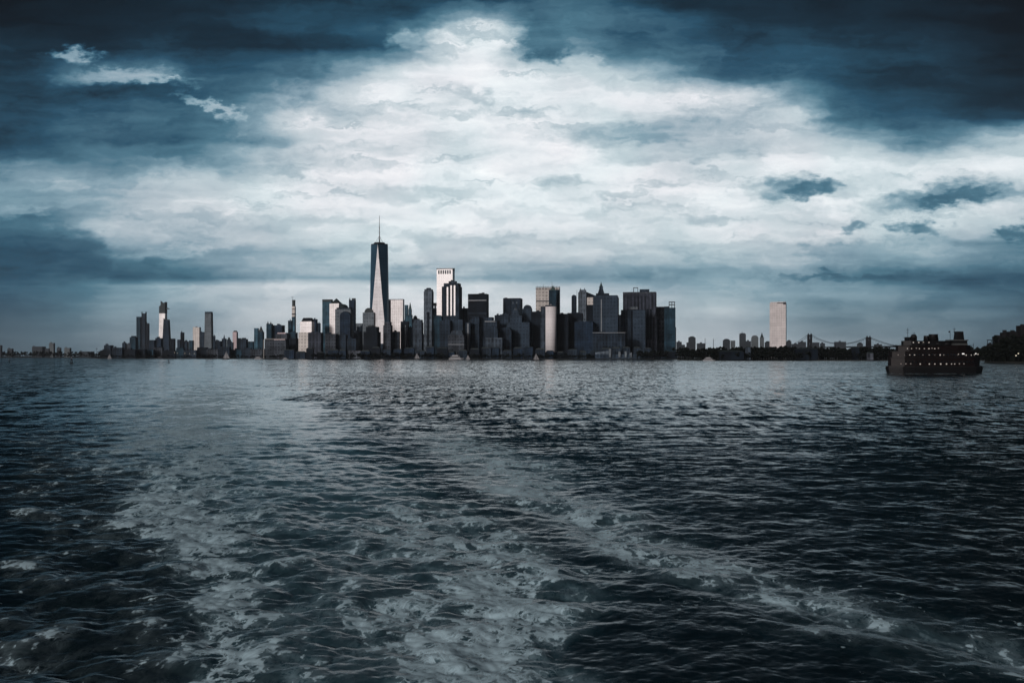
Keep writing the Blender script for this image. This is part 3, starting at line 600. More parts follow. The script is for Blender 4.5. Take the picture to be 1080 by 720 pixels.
b.add('tower_body', 'box', 625.6, 652.8, 314, None, M['slate']); b.add('roof_screen', 'taper', 626, 652.6, 311.8, 314, M['slate'], a=.95); f0 = b.front(625.6, 652.8)
b.add('pale_line', 'strip', 634.4, 635.4, 316, 370, M['line'], dy=f0-.2)
b = Bld('low_office_block', 'wide low charcoal block with two pale horizontal lines', 3590, 641, 'building', k=.3)
b.add('tower_body', 'box', 625, 660, 352, None, M['dark2']); b.add('pale_line', 'trim', 625.2, 659.8, 350.6, 351.2, M['line']); b.add('pale_line', 'trim', 625.2, 658, 354, 354.7, M['line']); b.add('upper_block', 'box', 626, 637, 349.8, 352, M['dark2'], k=.5)
simple('black irregular block in the gap east of the big charcoal slab', 651.6, 659.6, 332, 3950, M['black'], n=2)
b = Bld('finned_slab', 'largest brown finned slab tower with roof plant and mast', 3850, 674.6, 'skyscraper', k=.5)
b.add('tower_body', 'box', 657.2, 692.4, 310.2, None, M['fins']); b.add('roof_screen', 'trim', 657.4, 692.2, 308.4, 310.3, M['tan']); b.add('penthouse', 'box', 674.6, 684.8, 305.2, 308.4, M['dark'], k=.4); b.add('crane_frame', 'box', 668, 668.7, 303, 308.4, M['dkmetal'], k=1); b.add('crane_frame', 'box', 668, 673, 303, 303.7, M['dkmetal'], k=.1); b.add('crane_frame', 'box', 672.4, 673, 303, 308.4, M['dkmetal'], k=1)
b = Bld('slate_slab', 'smooth slate slab with dark side grooves in front of finned slab', 3700, 668, 'skyscraper', k=.5)
b.add('tower_body', 'box', 655, 681.4, 327, None, M['dark']); f0 = b.front(655, 681.4); b.add('slate_panel', 'strip', 668, 681, 327.4, 370, M['slate'], dy=f0-.2); b.add('dark_groove', 'strip', 665.6, 667.4, 328, 372, M['black'], dy=f0-.2)
b.add('roof_sign', 'box', 664, 672.6, 323.6, 326, M['bluegrey'], k=.2); b.add('sign_post', 'box', 665, 665.4, 325.9, 327, M['dkmetal'], k=1); b.add('sign_post', 'box', 671, 671.4, 325.9, 327, M['dkmetal'], k=1)
b = Bld('recessed_block', 'dark purple block with black vertical recesses east of the slate slab', 3760, 686.5, 'building', k=.4)
b.add('tower_body', 'box', 680.6, 693, 334, None, M['fins']); f0 = b.front(680.6, 693); b.add('dark_groove', 'strip', 682, 684.6, 326, 358, M['black'], dy=f0-.2); b.add('dark_groove', 'strip', 685.6, 687.6, 326, 358, M['black'], dy=f0-.2)
b = Bld('leaning_block', 'grey tower with one sloping side beside the easternmost tower', 3900, 697, 'building', k=.7, rot=12)
b.add('tower_body', 'taper', 690.4, 704, 323.6, None, M['tan'], a=.9); b.add('dark_wing', 'box', 692, 695.6, 337, None, M['black'], k=1.4, dy=-20)
b = Bld('lattice_top_tower', 'easternmost tower of the cluster, green glass with an open lattice roof', 3680, 706.4, 'skyscraper', k=.7)
b.add('tower_body', 'box', 700.6, 712.4, 324.6, None, M['teal']); b.add('dark_edge', 'box', 709.6, 713, 345, None, M['black'], k=2)
for xx in (705.4, 708.2, 711): b.add('lattice_post', 'box', xx, xx+.7, 318.2, 324.6, M['dkmetal'], k=6)
for yy in (318.2, 321): b.add('lattice_rail', 'box', 705.4, 712, yy, yy+.7, M['dkmetal'], k=.5)
b.add('penthouse', 'box', 700.8, 706, 323.2, 324.6, M['black'], k=.7)

# ---- dense low rise behind the front rows, so the cluster closes as in the photo
GB = 'mid-rise blocks filling the gaps of the skyline'
random.seed(21)
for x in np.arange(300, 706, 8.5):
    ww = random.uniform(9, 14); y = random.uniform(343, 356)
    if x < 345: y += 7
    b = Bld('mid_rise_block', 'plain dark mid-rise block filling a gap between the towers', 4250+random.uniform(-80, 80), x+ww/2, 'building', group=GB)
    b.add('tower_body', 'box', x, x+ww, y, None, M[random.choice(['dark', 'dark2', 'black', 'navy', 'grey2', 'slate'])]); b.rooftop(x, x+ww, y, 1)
GS = 'low buildings along the park shore'
for x in np.arange(300, 708, 11.5):
    ww = random.uniform(7, 12); y = random.uniform(366, 372)
    b = Bld('shore_building', 'low dark building in the row along the park shore', 3530+random.uniform(-12, 12), x+ww/2, 'building', group=GS, k=.35)
    b.add('hall', 'box', x, x+ww, y, None, M[random.choice(['dark2', 'dark', 'navy', 'black'])]); b.add('roof', 'taper', x+.3, x+ww-.3, y-random.uniform(.5, 1.4), y, M['roof'], a=.7)
# ferry terminal with pale front
b = Bld('ferry_terminal', 'low ferry terminal with pale angular roof and white boxes at shore', 3470, 650, 'building', k=.25)
b.add('hall', 'box', 628, 675, 373.4, None, M['slate']); b.add('roof', 'slantr', 628, 645, 369.4, 373.4, M['grey'], a=.4)
for xx, yy in ((642.6, 367.6), (652.4, 370.6), (659, 370.4), (664, 371.6)): b.add('white_bay', 'box', xx, xx+2.8, yy, 376.6, M['bluegrey'], k=3, dy=-14)

# ------------------------------------------------------------------ trees and land
def clump(mb, x, y, z, r, rng):
    n = 6; ring = []
    vs = [(x + rng.uniform(-.2, .2)*r, y, z + r*rng.uniform(.7, 1.1))]
    for k in range(n):
        a = 2*math.pi*k/n + rng.uniform(-.3, .3); q = r*rng.uniform(.7, 1.2)
        vs.append((x+q*math.cos(a), y+q*math.sin(a), z + rng.uniform(-.3, .3)*r))
    vs.append((x, y, z - r*.8))
    fs = [(0, 1+k, 1+(k+1) % n) for k in range(n)] + [(n+1, 1+(k+1) % n, 1+k) for k in range(n)]
    mb.add(vs, fs)
def treeline(name, label, segs, mat, seed):
    """segs: (x0, x1, D0, D1, height px lo, hi, step px)"""
    rng = random.Random(seed); mb = MB()
    for (x0, x1, D0, D1, h0, h1, st) in segs:
        x = x0
        while x < x1:
            t = (x - x0) / (x1 - x0); D = D0 + (D1 - D0)*t + rng.uniform(-30, 30)
            s = D / F; h = rng.uniform(h0, h1)*s; cx = X(x, D)
            mb.bar((cx, D, 1), (cx + rng.uniform(-1, 1), D, 2 + h*.6), .05*h, 5)
            for k in range(13):
                a = rng.uniform(0, 6.28); q = rng.uniform(0, .42)*h; zz = 2 + h*rng.uniform(.35, .92)
                clump(mb, cx + q*math.cos(a), D + q*math.sin(a), zz, h*rng.uniform(.10, .2), rng)
            x += st*rng.uniform(.6, 1.3)
    o = mb.build(name, mat); tag(o, label, 'trees', kind='stuff'); return o
treeline('treeline', 'dark row of park trees along the city shore', [(330, 345, 3520, 3520, 4, 6, 2.2), (345, 470, 3500, 3490, 3.5, 6.5, 1.8), (495, 626, 3480, 3470, 3, 5.5, 2.2), (672, 703, 3440, 3440, 6, 9.5, 1.8)], M['treed'], 3)
treeline('treeline', 'dark line of trees on the low western shore', [(-40, 110, 6200, 5200, 3.0, 7.0, 2.0), (104, 330, 4120, 3560, 2.5, 4.5, 2.4)], M['treed'], 4)
treeline('treeline', 'black wooded shore of the island east of the city', [(716, 770, 2900, 2750, 9, 14, 1.5), (770, 1060, 2740, 2700, 10, 14, 1.5), (730, 1050, 2670, 2630, 6, 9, 1.8)], M['treed'], 5)
treeline('treeline', 'black tall trees on the slope at the east end', [(1040, 1062, 1900, 1850, 10, 18, 1.6), (1058, 1130, 1850, 1800, 14, 30, 1.9)], M['treed'], 6)
def land(name, pts, z, mat, label):
    m = MB().plan(pts, -2, z); o = m.build(name, mat); tag(o, label, 'land', kind='structure'); return o
def XY(px, D): return (X(px, D), D)
land('land', [XY(104, 4160), XY(300, 3640), XY(420, 3470), XY(560, 3455), XY(660, 3435), XY(716, 3440), XY(730, 5200), XY(700, 12000), XY(60, 12000), XY(90, 5200)], 2.0, M['landm'], 'low dark city waterfront with a stone bulkhead')
land('land', [XY(-400, 7000), XY(-60, 6000), XY(104, 5100), XY(122, 5300), XY(100, 12000), XY(-400, 12000)], 2.0, M['landm'], 'low hazy land on the far west side')
land('land', [XY(714, 2860), XY(760, 2720), XY(900, 2600), XY(1200, 2560), XY(1300, 4200), XY(760, 4300), XY(722, 3700)], 2.0, M['landm'], 'flat dark wooded island shore east of the city')
land('land', [XY(704, 5400), XY(1300, 5200), XY(1300, 12000), XY(704, 12000)], 2.0, M['landm'], 'far low shore behind the wooded island')
land('land', [XY(1038, 1880), XY(1060, 1790), XY(1300, 1700), XY(1400, 2500), XY(1060, 2500)], 2.0, M['landm'], 'near dark shore at the east edge')

# ---- west far shore blocks
for (x0, x1, y, mt, lb) in [(-3, 2.2, 364, 'far', 'dark square block cut by the west frame edge'), (8, 14, 367.6, 'far', 'low dark mound-roofed block on the far west shore'),
 (34.4, 47.6, 365.4, 'far', 'wide dark stepped building on the far west shore'), (46, 53, 367.4, 'far', 'low wing east of the wide stepped building'),
 (52, 57.8, 361.6, 'farl', 'pale grey square tower, tallest on the far west shore'), (60, 64.6, 366.6, 'far', 'small square block east of pale grey tower'),
 (68, 75, 366.8, 'farl', 'flat topped pale block between two small squares on west shore'), (84, 99, 370.6, 'far', 'long low shed at the end of the far west shore')]:
    b = Bld('shore_block', lb, 5900, (x0+x1)/2, 'building', k=.5); b.add('tower_body', 'box', x0, x1, y, None, M[mt])
    if x1-x0 > 4: b.add('penthouse', 'box', x0+1, x0+2.6, y-.9, y, M[mt], k=.6)
b = Bld('radio_mast', 'thin radio mast standing on the western shore', 5200, 102, 'mast'); b.add('pole', 'mast', 101.8, 102.2, 366, None, M['dkmetal']); b.add('cross_arm', 'box', 101.2, 102.8, 367.4, 367.9, M['dkmetal'], k=.1)

# ---- far east shore buildings
for (x0, x1, y, mt, sh, lb, ex) in [
 (713.4, 719, 360.4, 'far', 'box', 'grey block nearest the lattice topped tower across the water', 1),
 (718, 722.4, 363.4, 'far', 'box', 'small low block east of the first far grey block', 0),
 (724, 727, 361, 'far', 'box', 'low shoulder block beside the flat-topped far block', 0),
 (726, 733.6, 356, 'far', 'box', 'flat-topped dark far block with rounded rim', 2),
 (735, 744, 362, 'far', 'box', 'low block with a small hut east of flat-topped far block', 1),
 (762.4, 770, 358.6, 'far', 'box', 'grey far block with domed top beside the latticed gap', 2),
 (770.6, 775.4, 359, 'farl', 'box', 'pale small far block east of the domed far block', 0),
 (779.8, 786.6, 352, 'far', 'box', 'square dark far tower with a short roof mast', 3),
 (786, 792, 359.6, 'far', 'box', 'low block between square tower and rounded far tower', 1),
 (792.4, 799.8, 353.6, 'farl', 'arch', 'grey far tower with rounded top', 0),
 (801.4, 805.8, 356, 'farl', 'box', 'narrow far tower with sharp spire', 4),
 (806.6, 812.6, 361, 'far', 'box', 'low dark far block with a round tank west of pale slab', 2),
 (829.6, 834.6, 359.8, 'far', 'box', 'grey far block touching east side of pale slab', 2),
 (835, 843, 362.6, 'far', 'box', 'low block under the west bridge cable', 1),
 (842, 850, 360.4, 'far', 'box', 'block with roof hut just west of first bridge tower', 1),
 (857, 864, 361, 'far', 'box', 'block just east of the first bridge tower', 0),
 (865, 870, 362, 'far', 'box', 'small block with hut under the middle of the bridge', 1),
 (880, 892, 360.4, 'far', 'box', 'wide block standing between the two bridge towers', 1),
 (904, 910, 362.4, 'far', 'box', 'small round roofed block west of second bridge tower', 2),
 (922, 930, 363, 'far', 'box', 'low block just east of second bridge tower', 1)]:
    b = Bld('distant_block', lb, 5500 if x0 < 835 else 4100, (x0+x1)/2, 'building', rot=2, k=.6); b.add('tower_body', sh, x0, x1, y, None, M[mt]); xm = (x0+x1)/2
    if ex == 1: b.add('penthouse', 'box', xm-1.2, xm+.8, y-1.1, y, M[mt])
    if ex == 2: b.add('roof_dome', 'dome', x0+.5, x1-.5, y-1.4, y, M['roof'])
    if ex == 3: b.add('penthouse', 'box', x0+1, x1-1, y-.8, y, M[mt]); b.add('antenna', 'mast', xm-.15, xm+.15, y-3, y, M['dkmetal'])
    if ex == 4: b.add('spire', 'pyr', x0+.4, x1-.4, y-5.4, y, M['roof'])
for px, y, lb in ((743.6, 357.2, 'tall chimney stack, western of the two far chimneys'), (752.4, 357.6, 'tall chimney stack, eastern of the two far chimneys')):
    b = Bld('chimney_stack', lb, 5200, px, 'chimney', group='two chimneys on the far east shore'); b.add('shaft', 'mast', px-.42, px+.42, y, None, M['dkmetal']); b.add('rim', 'mast', px-.5, px+.5, y-.3, y+.2, M['dkmetal'])
b = Bld('lone_tower', 'lone pale pinkish slab tower standing apart in the east', 4600, 820.6, 'skyscraper', rot=-4+30, k=.22)
b.add('tower_body', 'box', 812, 829.2, 320, None, M['lone']); f0 = b.front(812, 829.2); b.add('roof_screen', 'box', 812.6, 828.8, 318.4, 320, M['lone'], k=.2)
b.add('dark_opening', 'strip', 820, 827.8, 319.3, 320.2, M['dkmetal'], dy=f0-.2); b.add('dark_opening', 'strip', 826, 829, 318.8, 321.2, M['dkmetal'], dy=f0-.4); b.add('antenna', 'mast', 821.3, 821.7, 316.8, 318.4, M['dkmetal'])

# ---- suspension bridge
def bridge():
    o = empty('suspension_bridge', (0, 0, 0)); tag(o, 'suspension bridge with two dark towers and sagging cables on the east horizon', 'bridge')
    D1, D2 = 4700, 4350; T1 = Vector((X(854, D1), D1, 0)); T2 = Vector((X(916, D2), D2, 0)); dr = (T2 - T1); span = dr.length; u = dr / span; nrm = Vector((-u.y, u.x, 0))
    zd = Z(366, 4500); zt = [Z(352.6, D1), Z(355.4, D2)]
    A = T1 - u*span*.46; B = T2 + u*span*.46
    m = MB()
    for k in range(12):
        p, q2 = A + (B-A)*k/12, A + (B-A)*(k+1)/12; c = [p + nrm*9, p - nrm*9, q2 - nrm*9, q2 + nrm*9]
        m.add([(v.x, v.y, zd-3) for v in c] + [(v.x, v.y, zd+3) for v in c], [(3,2,1,0),(4,5,6,7),(0,1,5,4),(1,2,6,5),(2,3,7,6),(3,0,4,7)])
    m.build('deck', M['dkmetal'], o)
    for T, z in ((T1, zt[0]), (T2, zt[1])):
        m = MB()
        for s in (-1, 1):
            c = T + nrm*8*s; m.frus(c.x-5.5, c.x+5.5, c.y-5, c.y+5, 0, c.x-4.4, c.x+4.4, c.y-4, c.y+4, z)
            m.lathe(c.x, c.y, [(3, z), (2.6, z+3), (.3, z+7)], 8)
        for zz in (zd+8, (zd+z)/2+4, z-6):
            a, b2 = T + nrm*8, T - nrm*8; m.bar((a.x, a.y, zz), (b2.x, b2.y, zz), 3.0, 4)
        m.bar((T+nrm*8).to_tuple()[:2] + (zd,), (T-nrm*8).to_tuple()[:2] + (z-8,), 1.2, 4); m.bar((T-nrm*8).to_tuple()[:2] + (zd,), (T+nrm*8).to_tuple()[:2] + (z-8,), 1.2, 4)
        m.build('tower', M['dkmetal'], o)
    for s in (-1, 1):
        m = MB(); h = MB(); pts = []
        for k in range(31):
            t = k/30; p = T1 + dr*t + nrm*8*s; zz = zt[0]*(1-t) + zt[1]*t - (min(zt) - zd - 6)*(1-(2*t-1)**2); pts.append(Vector((p.x, p.y, zz)))
        for P0, P1, z0 in ((A, T1, zt[0]), (B, T2, zt[1])):
            prev = None
            for k in range(11):
                t = k/10; p = P0 + (P1-P0)*t + nrm*8*s; v = Vector((p.x, p.y, zd + 2 + (z0-zd-2)*(t**1.45)))
                if prev is not None: m.bar(prev, v, .9, 5)
                if k % 2 and k > 1: h.bar(v, (v.x, v.y, zd), .22, 3)
                prev = v
        for k in range(30): m.bar(pts[k], pts[k+1], .9, 5)
        for k in range(2, 29): h.bar(pts[k], (pts[k].x, pts[k].y, zd), .22, 3)
        c = m.build('main_cable', M['dkmetal'], o); h.build('hanger', M['dkmetal'], c)
bridge()

M['hulld'] = plain('plain_black_wall', (.005, .005, .006), .8)  # one even near-black wall colour
# ---- east end: stepped dark buildings on near shore
for (x0, x1, y, D, lb, ex) in [
 (1041, 1047.6, 362.6, 2300, 'low black shed with a raised roof frame near the ferry stern', 1),
 (1047, 1056.4, 354.6, 1950, 'black stepped building, lowest step of the east end group', 0),
 (1055, 1063, 350.6, 1940, 'black block with square tank at the east end', 2),
 (1062, 1075, 349.6, 1930, 'black block between square tank block and corner tower', 0),
 (1072.6, 1090, 343.4, 1920, 'tall black block cut off by the east frame edge', 0)]:
    b = Bld('dark_building', lb, D, (x0+x1)/2, 'building', rot=0, k=.7); b.add('tower_body', 'box', x0, x1, y, None, M['hulld'])
    if ex == 1: b.add('roof_post', 'box', x0+.5, x0+1.1, y-3.8, y, M['dkmetal'], k=3); b.add('roof_post', 'box', x1-2.5, x1-1.9, y-3.8, y, M['dkmetal'], k=3); b.add('roof_frame', 'box', x0, x1-1.2, y-4.4, y-3.6, M['dkmetal'])
    if ex == 2: b.add('roof_tank', 'box', 1057.4, 1061.4, y-2.6, y, M['dkmetal'])
    else: b.rooftop(x0, x1, y, 2, M['dkmetal'])
# low buildings on the island
for i, (x0, x1, y, mt, lb) in enumerate([(758, 784, 370.6, 'black', 'long low black hall on the island shore west part'), (786, 791.6, 366, 'grey2', 'small house with two pale gables on the island'), (838, 862, 368, 'black', 'long dark barracks on the island behind trees'), (898, 906, 366.6, 'black', 'dark square house on the island near second bridge tower'), (914, 921, 372.6, 'tan', 'small pinkish lit hut on the island beside ferry bow')]):
    b = Bld('island_house', lb, 2650 if i != 4 else 2560, (x0+x1)/2, 'house', k=.5); b.add('walls', 'box', x0, x1, y, None, M[mt]); b.add('roof', 'taper', x0-.3, x1+.3, y-1.4, y, M['roof'], a=.6)

# ------------------------------------------------------------------ boats
def sailboat(px, D, hpx, label, heel=0):
    s = D / F; h = hpx*s; o = empty('sailboat', (X(px, D), D, 0), R(random.uniform(-15, 15))); tag(o, label, 'sailboat', 'sailboats on the harbour')
    Lh = h*.42; b = h*.1
    hull = MB(); hull.plan([(-Lh*.9, -b*.6), (0, -b), (Lh*.7, -b*.5), (Lh, 0), (Lh*.7, b*.5), (0, b), (-Lh*.9, b*.6)], -.3, h*.07, [(-Lh, -b*.7), (0, -b*1.15), (Lh*.8, -b*.55), (Lh*1.12, 0), (Lh*.8, b*.55), (0, b*1.15), (-Lh, b*.7)])
    hull.build('hull', M['dkmetal'] if hpx > 7 else M['whitep'], o)
    MB().box(-Lh*.4, Lh*.2, -b*.5, b*.5, h*.07, h*.11).build('cabin', M['whitep'], o)
    MB().bar((0.1*Lh, 0, h*.07), (.1*Lh, 0, h), h*.008).build('mast', M['steel'], o)
    n = 6
    def sailm(x0, x1, z0, z1, belly):
        vs, fs = [], []
        for i in range(n+1):
            t = i/n; z = z0 + (z1-z0)*t; xr = x1 + (x0-x1)*t
            for j in range(n+1):
                q = j/n; vs.append((x0 + (xr-x0)*q, belly*math.sin(math.pi*q)*(1-t*.7), z))
        for i in range(n):
            for j in range(n): a = i*(n+1)+j; fs.append((a, a+1, a+n+2, a+n+1))
        m = MB(); m.add(vs, fs, True); off_ = len(vs)
        m.add([(x, y+.06, z) for x, y, z in vs], [tuple(reversed(f)) for f in fs], True); return m
    sailm(.08*Lh, -Lh*.85, h*.16, h*.97, b*.5).build('mainsail', M['sail'], o)
    sailm(.16*Lh, Lh*1.0, h*.12, h*.82, b*.4).build('jib', M['sail'], o)
    MB().bar((.1*Lh, 0, h*.15), (-Lh*.88, 0, h*.15), h*.008).build('boom', M['steel'], o)
sailboat(565.2, 2550, 8.4, 'sailboat with dark hull before the white cylinder tower')
sailboat(115.3, 3900, 5.4, 'tiny pale sailboat near the west end of shore')
sailboat(238.4, 3400, 9, 'sailboat with tall mast west of the brick apartments')
sailboat(439.6, 3300, 7.5, 'small sailboat before the grey-brown stone tower')
sailboat(493.4, 3200, 5.5, 'tiny sailboat beside the white excursion boat')
def workboat(px, D, Lpx, label, dark=False):
    s = D/F; L_ = Lpx*s; o = empty('motor_boat', (X(px, D), D, 0), R(random.uniform(-8, 8))); tag(o, label, 'boat', 'motor boats near the city shore')
    b = L_*.13; hm = M['dkmetal'] if dark else M['whitep']; h = L_*.10
    MB().plan([(-L_/2, -b*.8), (L_*.3, -b*.9), (L_*.46, 0), (L_*.3, b*.9), (-L_/2, b*.8)], -.4, h, [(-L_/2, -b), (L_*.34, -b), (L_/2, 0), (L_*.34, b), (-L_/2, b)]).build('hull', hm, o)
    MB().box(-L_*.38, L_*.22, -b*.75, b*.75, h, h*2.1).build('cabin', hm, o)
    MB().box(-L_*.37, L_*.21, -b*.77, b*.77, h*1.4, h*1.8).build('window_band', M['black'], o)
    MB().box(-L_*.28, L_*.1, -b*.6, b*.6, h*2.1, h*2.9).build('upper_deck', hm, o)
    MB().bar((0, 0, h*2.9), (0, 0, h*5), h*.1).build('mast', M['steel'], o)
workboat(481.5, 3350, 16, 'white excursion boat before the banded shore block')
workboat(273, 3500, 9, 'white boat by the teal blocks, west of brick apartments')
workboat(301.4, 3400, 6, 'small white boat in front of the brick apartments')
workboat(169, 3900, 7, 'dark tug below the observation deck tower', True)
workboat(748, 2480, 13, 'long white boat below the two far chimneys')
def buoy(px, py, hpx, label):
    D = CAMZ*F/(py-HY); s = D/F; h = hpx*s; o = empty('buoy', (X(px, D), D, 0)); tag(o, label, 'buoy', 'channel buoys')
    MB().lathe(0, 0, [(h*.2, -.3), (h*.24, h*.08), (h*.2, h*.16), (h*.05, h*.18)], 14).build('float', M['dkmetal'], o)
    m = MB()
    for k in range(4): t = R(45+90*k); m.bar((h*.16*math.cos(t), h*.16*math.sin(t), h*.16), (h*.05*math.cos(t), h*.05*math.sin(t), h*.82), h*.02)
    for zz, q in ((.4, .125), (.62, .085)):
        for k in range(4): t, t2 = R(45+90*k), R(135+90*k); m.bar((h*q*math.cos(t), h*q*math.sin(t), h*zz), (h*q*math.cos(t2), h*q*math.sin(t2), h*zz), h*.015)
    m.build('lattice_cage', M['dkmetal'], o); MB().lathe(0, 0, [(h*.07, h*.82), (h*.08, h*.9), (.02, h)], 10).build('lantern', M['whitep'], o)
buoy(75.4, 383.6, 7.5, 'buoy with a lattice cage and pale lantern, tallest of the three')
buoy(9.6, 381.8, 3.4, 'small squat buoy close to the west frame edge')
buoy(178, 382.5, 4.5, 'thin buoy below the observation deck tower')

# ---- big passenger ferry
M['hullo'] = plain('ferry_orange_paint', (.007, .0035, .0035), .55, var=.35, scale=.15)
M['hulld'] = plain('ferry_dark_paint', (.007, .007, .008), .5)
M['ferryg'] = plain('ferry_grey_paint', (.009, .009, .010), .6)
M['ferryw'] = plain('ferry_pale_band', (.075, .08, .08), .6)
M['fglass'] = plain('ferry_dark_glass', (.01, .012, .014), .15, spec=.5)
M['flit'] = plain('ferry_lit_window', (.6, .55, .5), .5, emit=(1, .93, .84), es=.17)
M['flit2'] = plain('ferry_dim_window', (.3, .27, .25), .5, emit=(1, .90, .8), es=.07)
M['flit3'] = plain('ferry_floodlight', (.8, .8, .8), .5, emit=(1, .97, .93), es=.7)
def ferry():
    D = CAMZ*F/(393.6-HY); s = D/F; o = empty('passenger_ferry', (X(985, D), D, 0), R(6)); tag(o, 'large dark double-ended passenger ferry with rows of lit windows', 'ferry')
    x = lambda p: (p-985)*s; z = lambda p: (393.6-p)*s
    W = 9.5
    def boat(xa, xb, w, z0, z1, grow=1.0, tip=6, flare=0):
        n = 9; top = []
        for sgn in (-1, 1):
            rng = range(n+1) if sgn < 0 else range(n, -1, -1)
            for i in rng:
                t = i/n; e = min(t, 1-t); ww = w*min(1, (e*tip)**.5*.75+.28); top.append((xa+(xb-xa)*t, sgn*ww))
        bot = [(xx*(1-flare)+((xa+xb)/2)*flare, y*(1-flare*2)) for xx, y in top]
        return MB().plan(bot, z0, z1, top)
    boat(x(933), x(1038), W*.98, -1.5, z(387.2), flare=.04).build('hull', M['hulld'], o)
    boat(x(933.6), x(1037), W, z(387.2), z(385.6)).build('rubbing_strake', M['ferryg'], o)
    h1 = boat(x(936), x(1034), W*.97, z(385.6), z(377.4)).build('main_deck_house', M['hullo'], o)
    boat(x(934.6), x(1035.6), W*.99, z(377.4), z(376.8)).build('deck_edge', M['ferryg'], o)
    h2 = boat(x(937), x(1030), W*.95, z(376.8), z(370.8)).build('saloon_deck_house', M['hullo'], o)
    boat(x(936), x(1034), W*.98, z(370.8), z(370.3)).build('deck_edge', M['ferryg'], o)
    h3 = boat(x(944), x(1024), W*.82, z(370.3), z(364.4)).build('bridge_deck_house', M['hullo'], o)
    boat(x(941), x(1027), W*.86, z(364.4), z(364.0)).build('deck_edge', M['ferryg'], o)
    h4 = boat(x(950), x(1004), W*.66, z(364.0), z(359.4)).build('hurricane_deck_house', M['hulld'], o)
    pl = MB().box(x(955), x(960.5), -W*.4, W*.4, z(359.4), z(356)).build('pilothouse', M['hulld'], o)
    MB().box(x(954.4), x(961), -W*.45, W*.45, z(356), z(355.5)).build('roof', M['ferryg'], pl)
    pr = MB().box(x(1003), x(1018), -W*.55, W*.55, z(364.0), z(359.2)).build('pilothouse', M['hulld'], o)
    MB().box(x(1002), x(1019), -W*.6, W*.6, z(359.2), z(358.2)).build('roof', M['ferryw'], pr); MB().box(x(1003-.3), x(1018.3), -W*.57, W*.57, z(364.0), z(362)).build('apron', M['ferryw'], pr)
    for a, b2, t in ((973.6, 980, 354), (979, 989.6, 352.4)):
        f = MB().lathe((x(a)+x(b2))/2, 0, [((x(b2)-x(a))/2, z(359.6)), ((x(b2)-x(a))/2*.86, z(t+.8)), ((x(b2)-x(a))/2*.9, z(t))], 16).build('funnel', M['hulld'], o)
    f = MB(); f.frus(x(1008.6), x(1016.8), -2.6, 2.6, z(358.2), x(1009.6), x(1016), -2.2, 2.2, z(349.4)); f.build('funnel', M['hulld'], o)
    MB().lathe(x(962.6), 0, [(2.4, z(359.4)), (2.4, z(355)), (1.4, z(352.6))], 12).build('ventilator', M['ferryg'], o)
    for a, t, arms in ((956, 346, (348.4, 350.8)), (963, 350.6, (351.6,)), (1003, 348.8, ()), (1007.6, 345.6, (347.2, 349.6)), (943, 363, ()), (1029, 362, ())):
        m = MB().bar((x(a), 0, z(370 if a in (943, 1029) else 359.5)), (x(a), 0, z(t)), .16)
        for ar in arms: m.bar((x(a-1.6), 0, z(ar)), (x(a+1.6), 0, z(ar)), .12); m.bar((x(a), -1.4, z(ar)), (x(a), 1.4, z(ar)), .12)
        mm = m.build('mast', M['dkmetal'], o)
        if a == 1003: MB().poly([(x(1001.2), z(350.6)), (x(1003), z(350.4)), (x(1003), z(348.8)), (x(1001.2), z(349.2))], -.05, .05).build('flag', M['hulld'], mm)
    # lifeboats on the bridge deck
    for a in (968, 984, 994):
        MB().lathe(0, 0, [(.1, -2.4), (.9, -1.6), (1.15, 0), (.9, 1.6), (.1, 2.4)], 10).build('lifeboat', M['ferryg'], o, (x(a), -W*.86, z(362.7))).rotation_euler = (0, R(90), 0)
    # railings
    for (a, b2, zz, wy) in ((937, 1032, 376.8, .97), (940, 1030, 370.3, .97), (945, 1023, 364.0, .84)):
        for sgn in (-1, 1):
            m = MB()
            for k in range(2): m.bar((x(a+8), sgn*W*wy, z(zz)+.55*(k+1)), (x(b2-8), sgn*W*wy, z(zz)+.55*(k+1)), .04, 4)
            n = 40
            for k in range(n+1): xx = x(a+8)+(x(b2-8)-x(a+8))*k/n; m.bar((xx, sgn*W*wy, z(zz)), (xx, sgn*W*wy, z(zz)+1.1), .04, 4)
            m.build('railing', M['ferryg'], o)
    DK = {h1.name: (936, 1034, W*.97), h2.name: (937, 1030, W*.95), h3.name: (944, 1024, W*.82), h4.name: (950, 1004, W*.66)}
    def win(px_, py_, wpx, hpx, mat, yy, par):
        a_, b_, w_ = DK[par.name]; n_ = 9; t = min(max((px_-a_)/(b_-a_), 0.0), 1.0); i = min(int(t*n_), n_-1)
        hw_ = lambda q: w_*min(1, (min(q, 1-q)*6)**.5*.75+.28)
        yy = hw_(i/n_)+(hw_((i+1)/n_)-hw_(i/n_))*(t*n_-i)+.05
        MB().box(x(px_-wpx/2), x(px_+wpx/2), -yy-.06, -yy+.1, z(py_+hpx/2), z(py_-hpx/2)).build('window', mat, par)
    rng = random.Random(11)
    # rows of dark glass windows across each deck
    for k in range(22):
        p = 948+k*3.5
        if not 946 < p < 1024: continue
        win(p, 381.4, 1.7, 2.0, M['fglass'], W*.97, h1); win(p, 373.8, 1.9, 2.2, M['fglass'], W*.95, h2)
    for (xs, y, wy, par, h) in (((958, 963.6, 968.6, 974.8), 361.2, W*.66, h4, 1.0), ((951.4, 955, 963.2, 968.6, 973.6, 980), 367.6, W*.82, h3, .8), ((952, 957, 973, 979, 985), 374.2, W*.955, h2, 1.0), ((963, 973, 979, 985.4, 991.8, 997.4, 1000.8), 383.6, W*.975, h1, 1.0)):
        for p in xs: win(p, y, rng.uniform(.9, 1.5), h*rng.uniform(.8, 1.3), M['flit'], wy+.1, par)
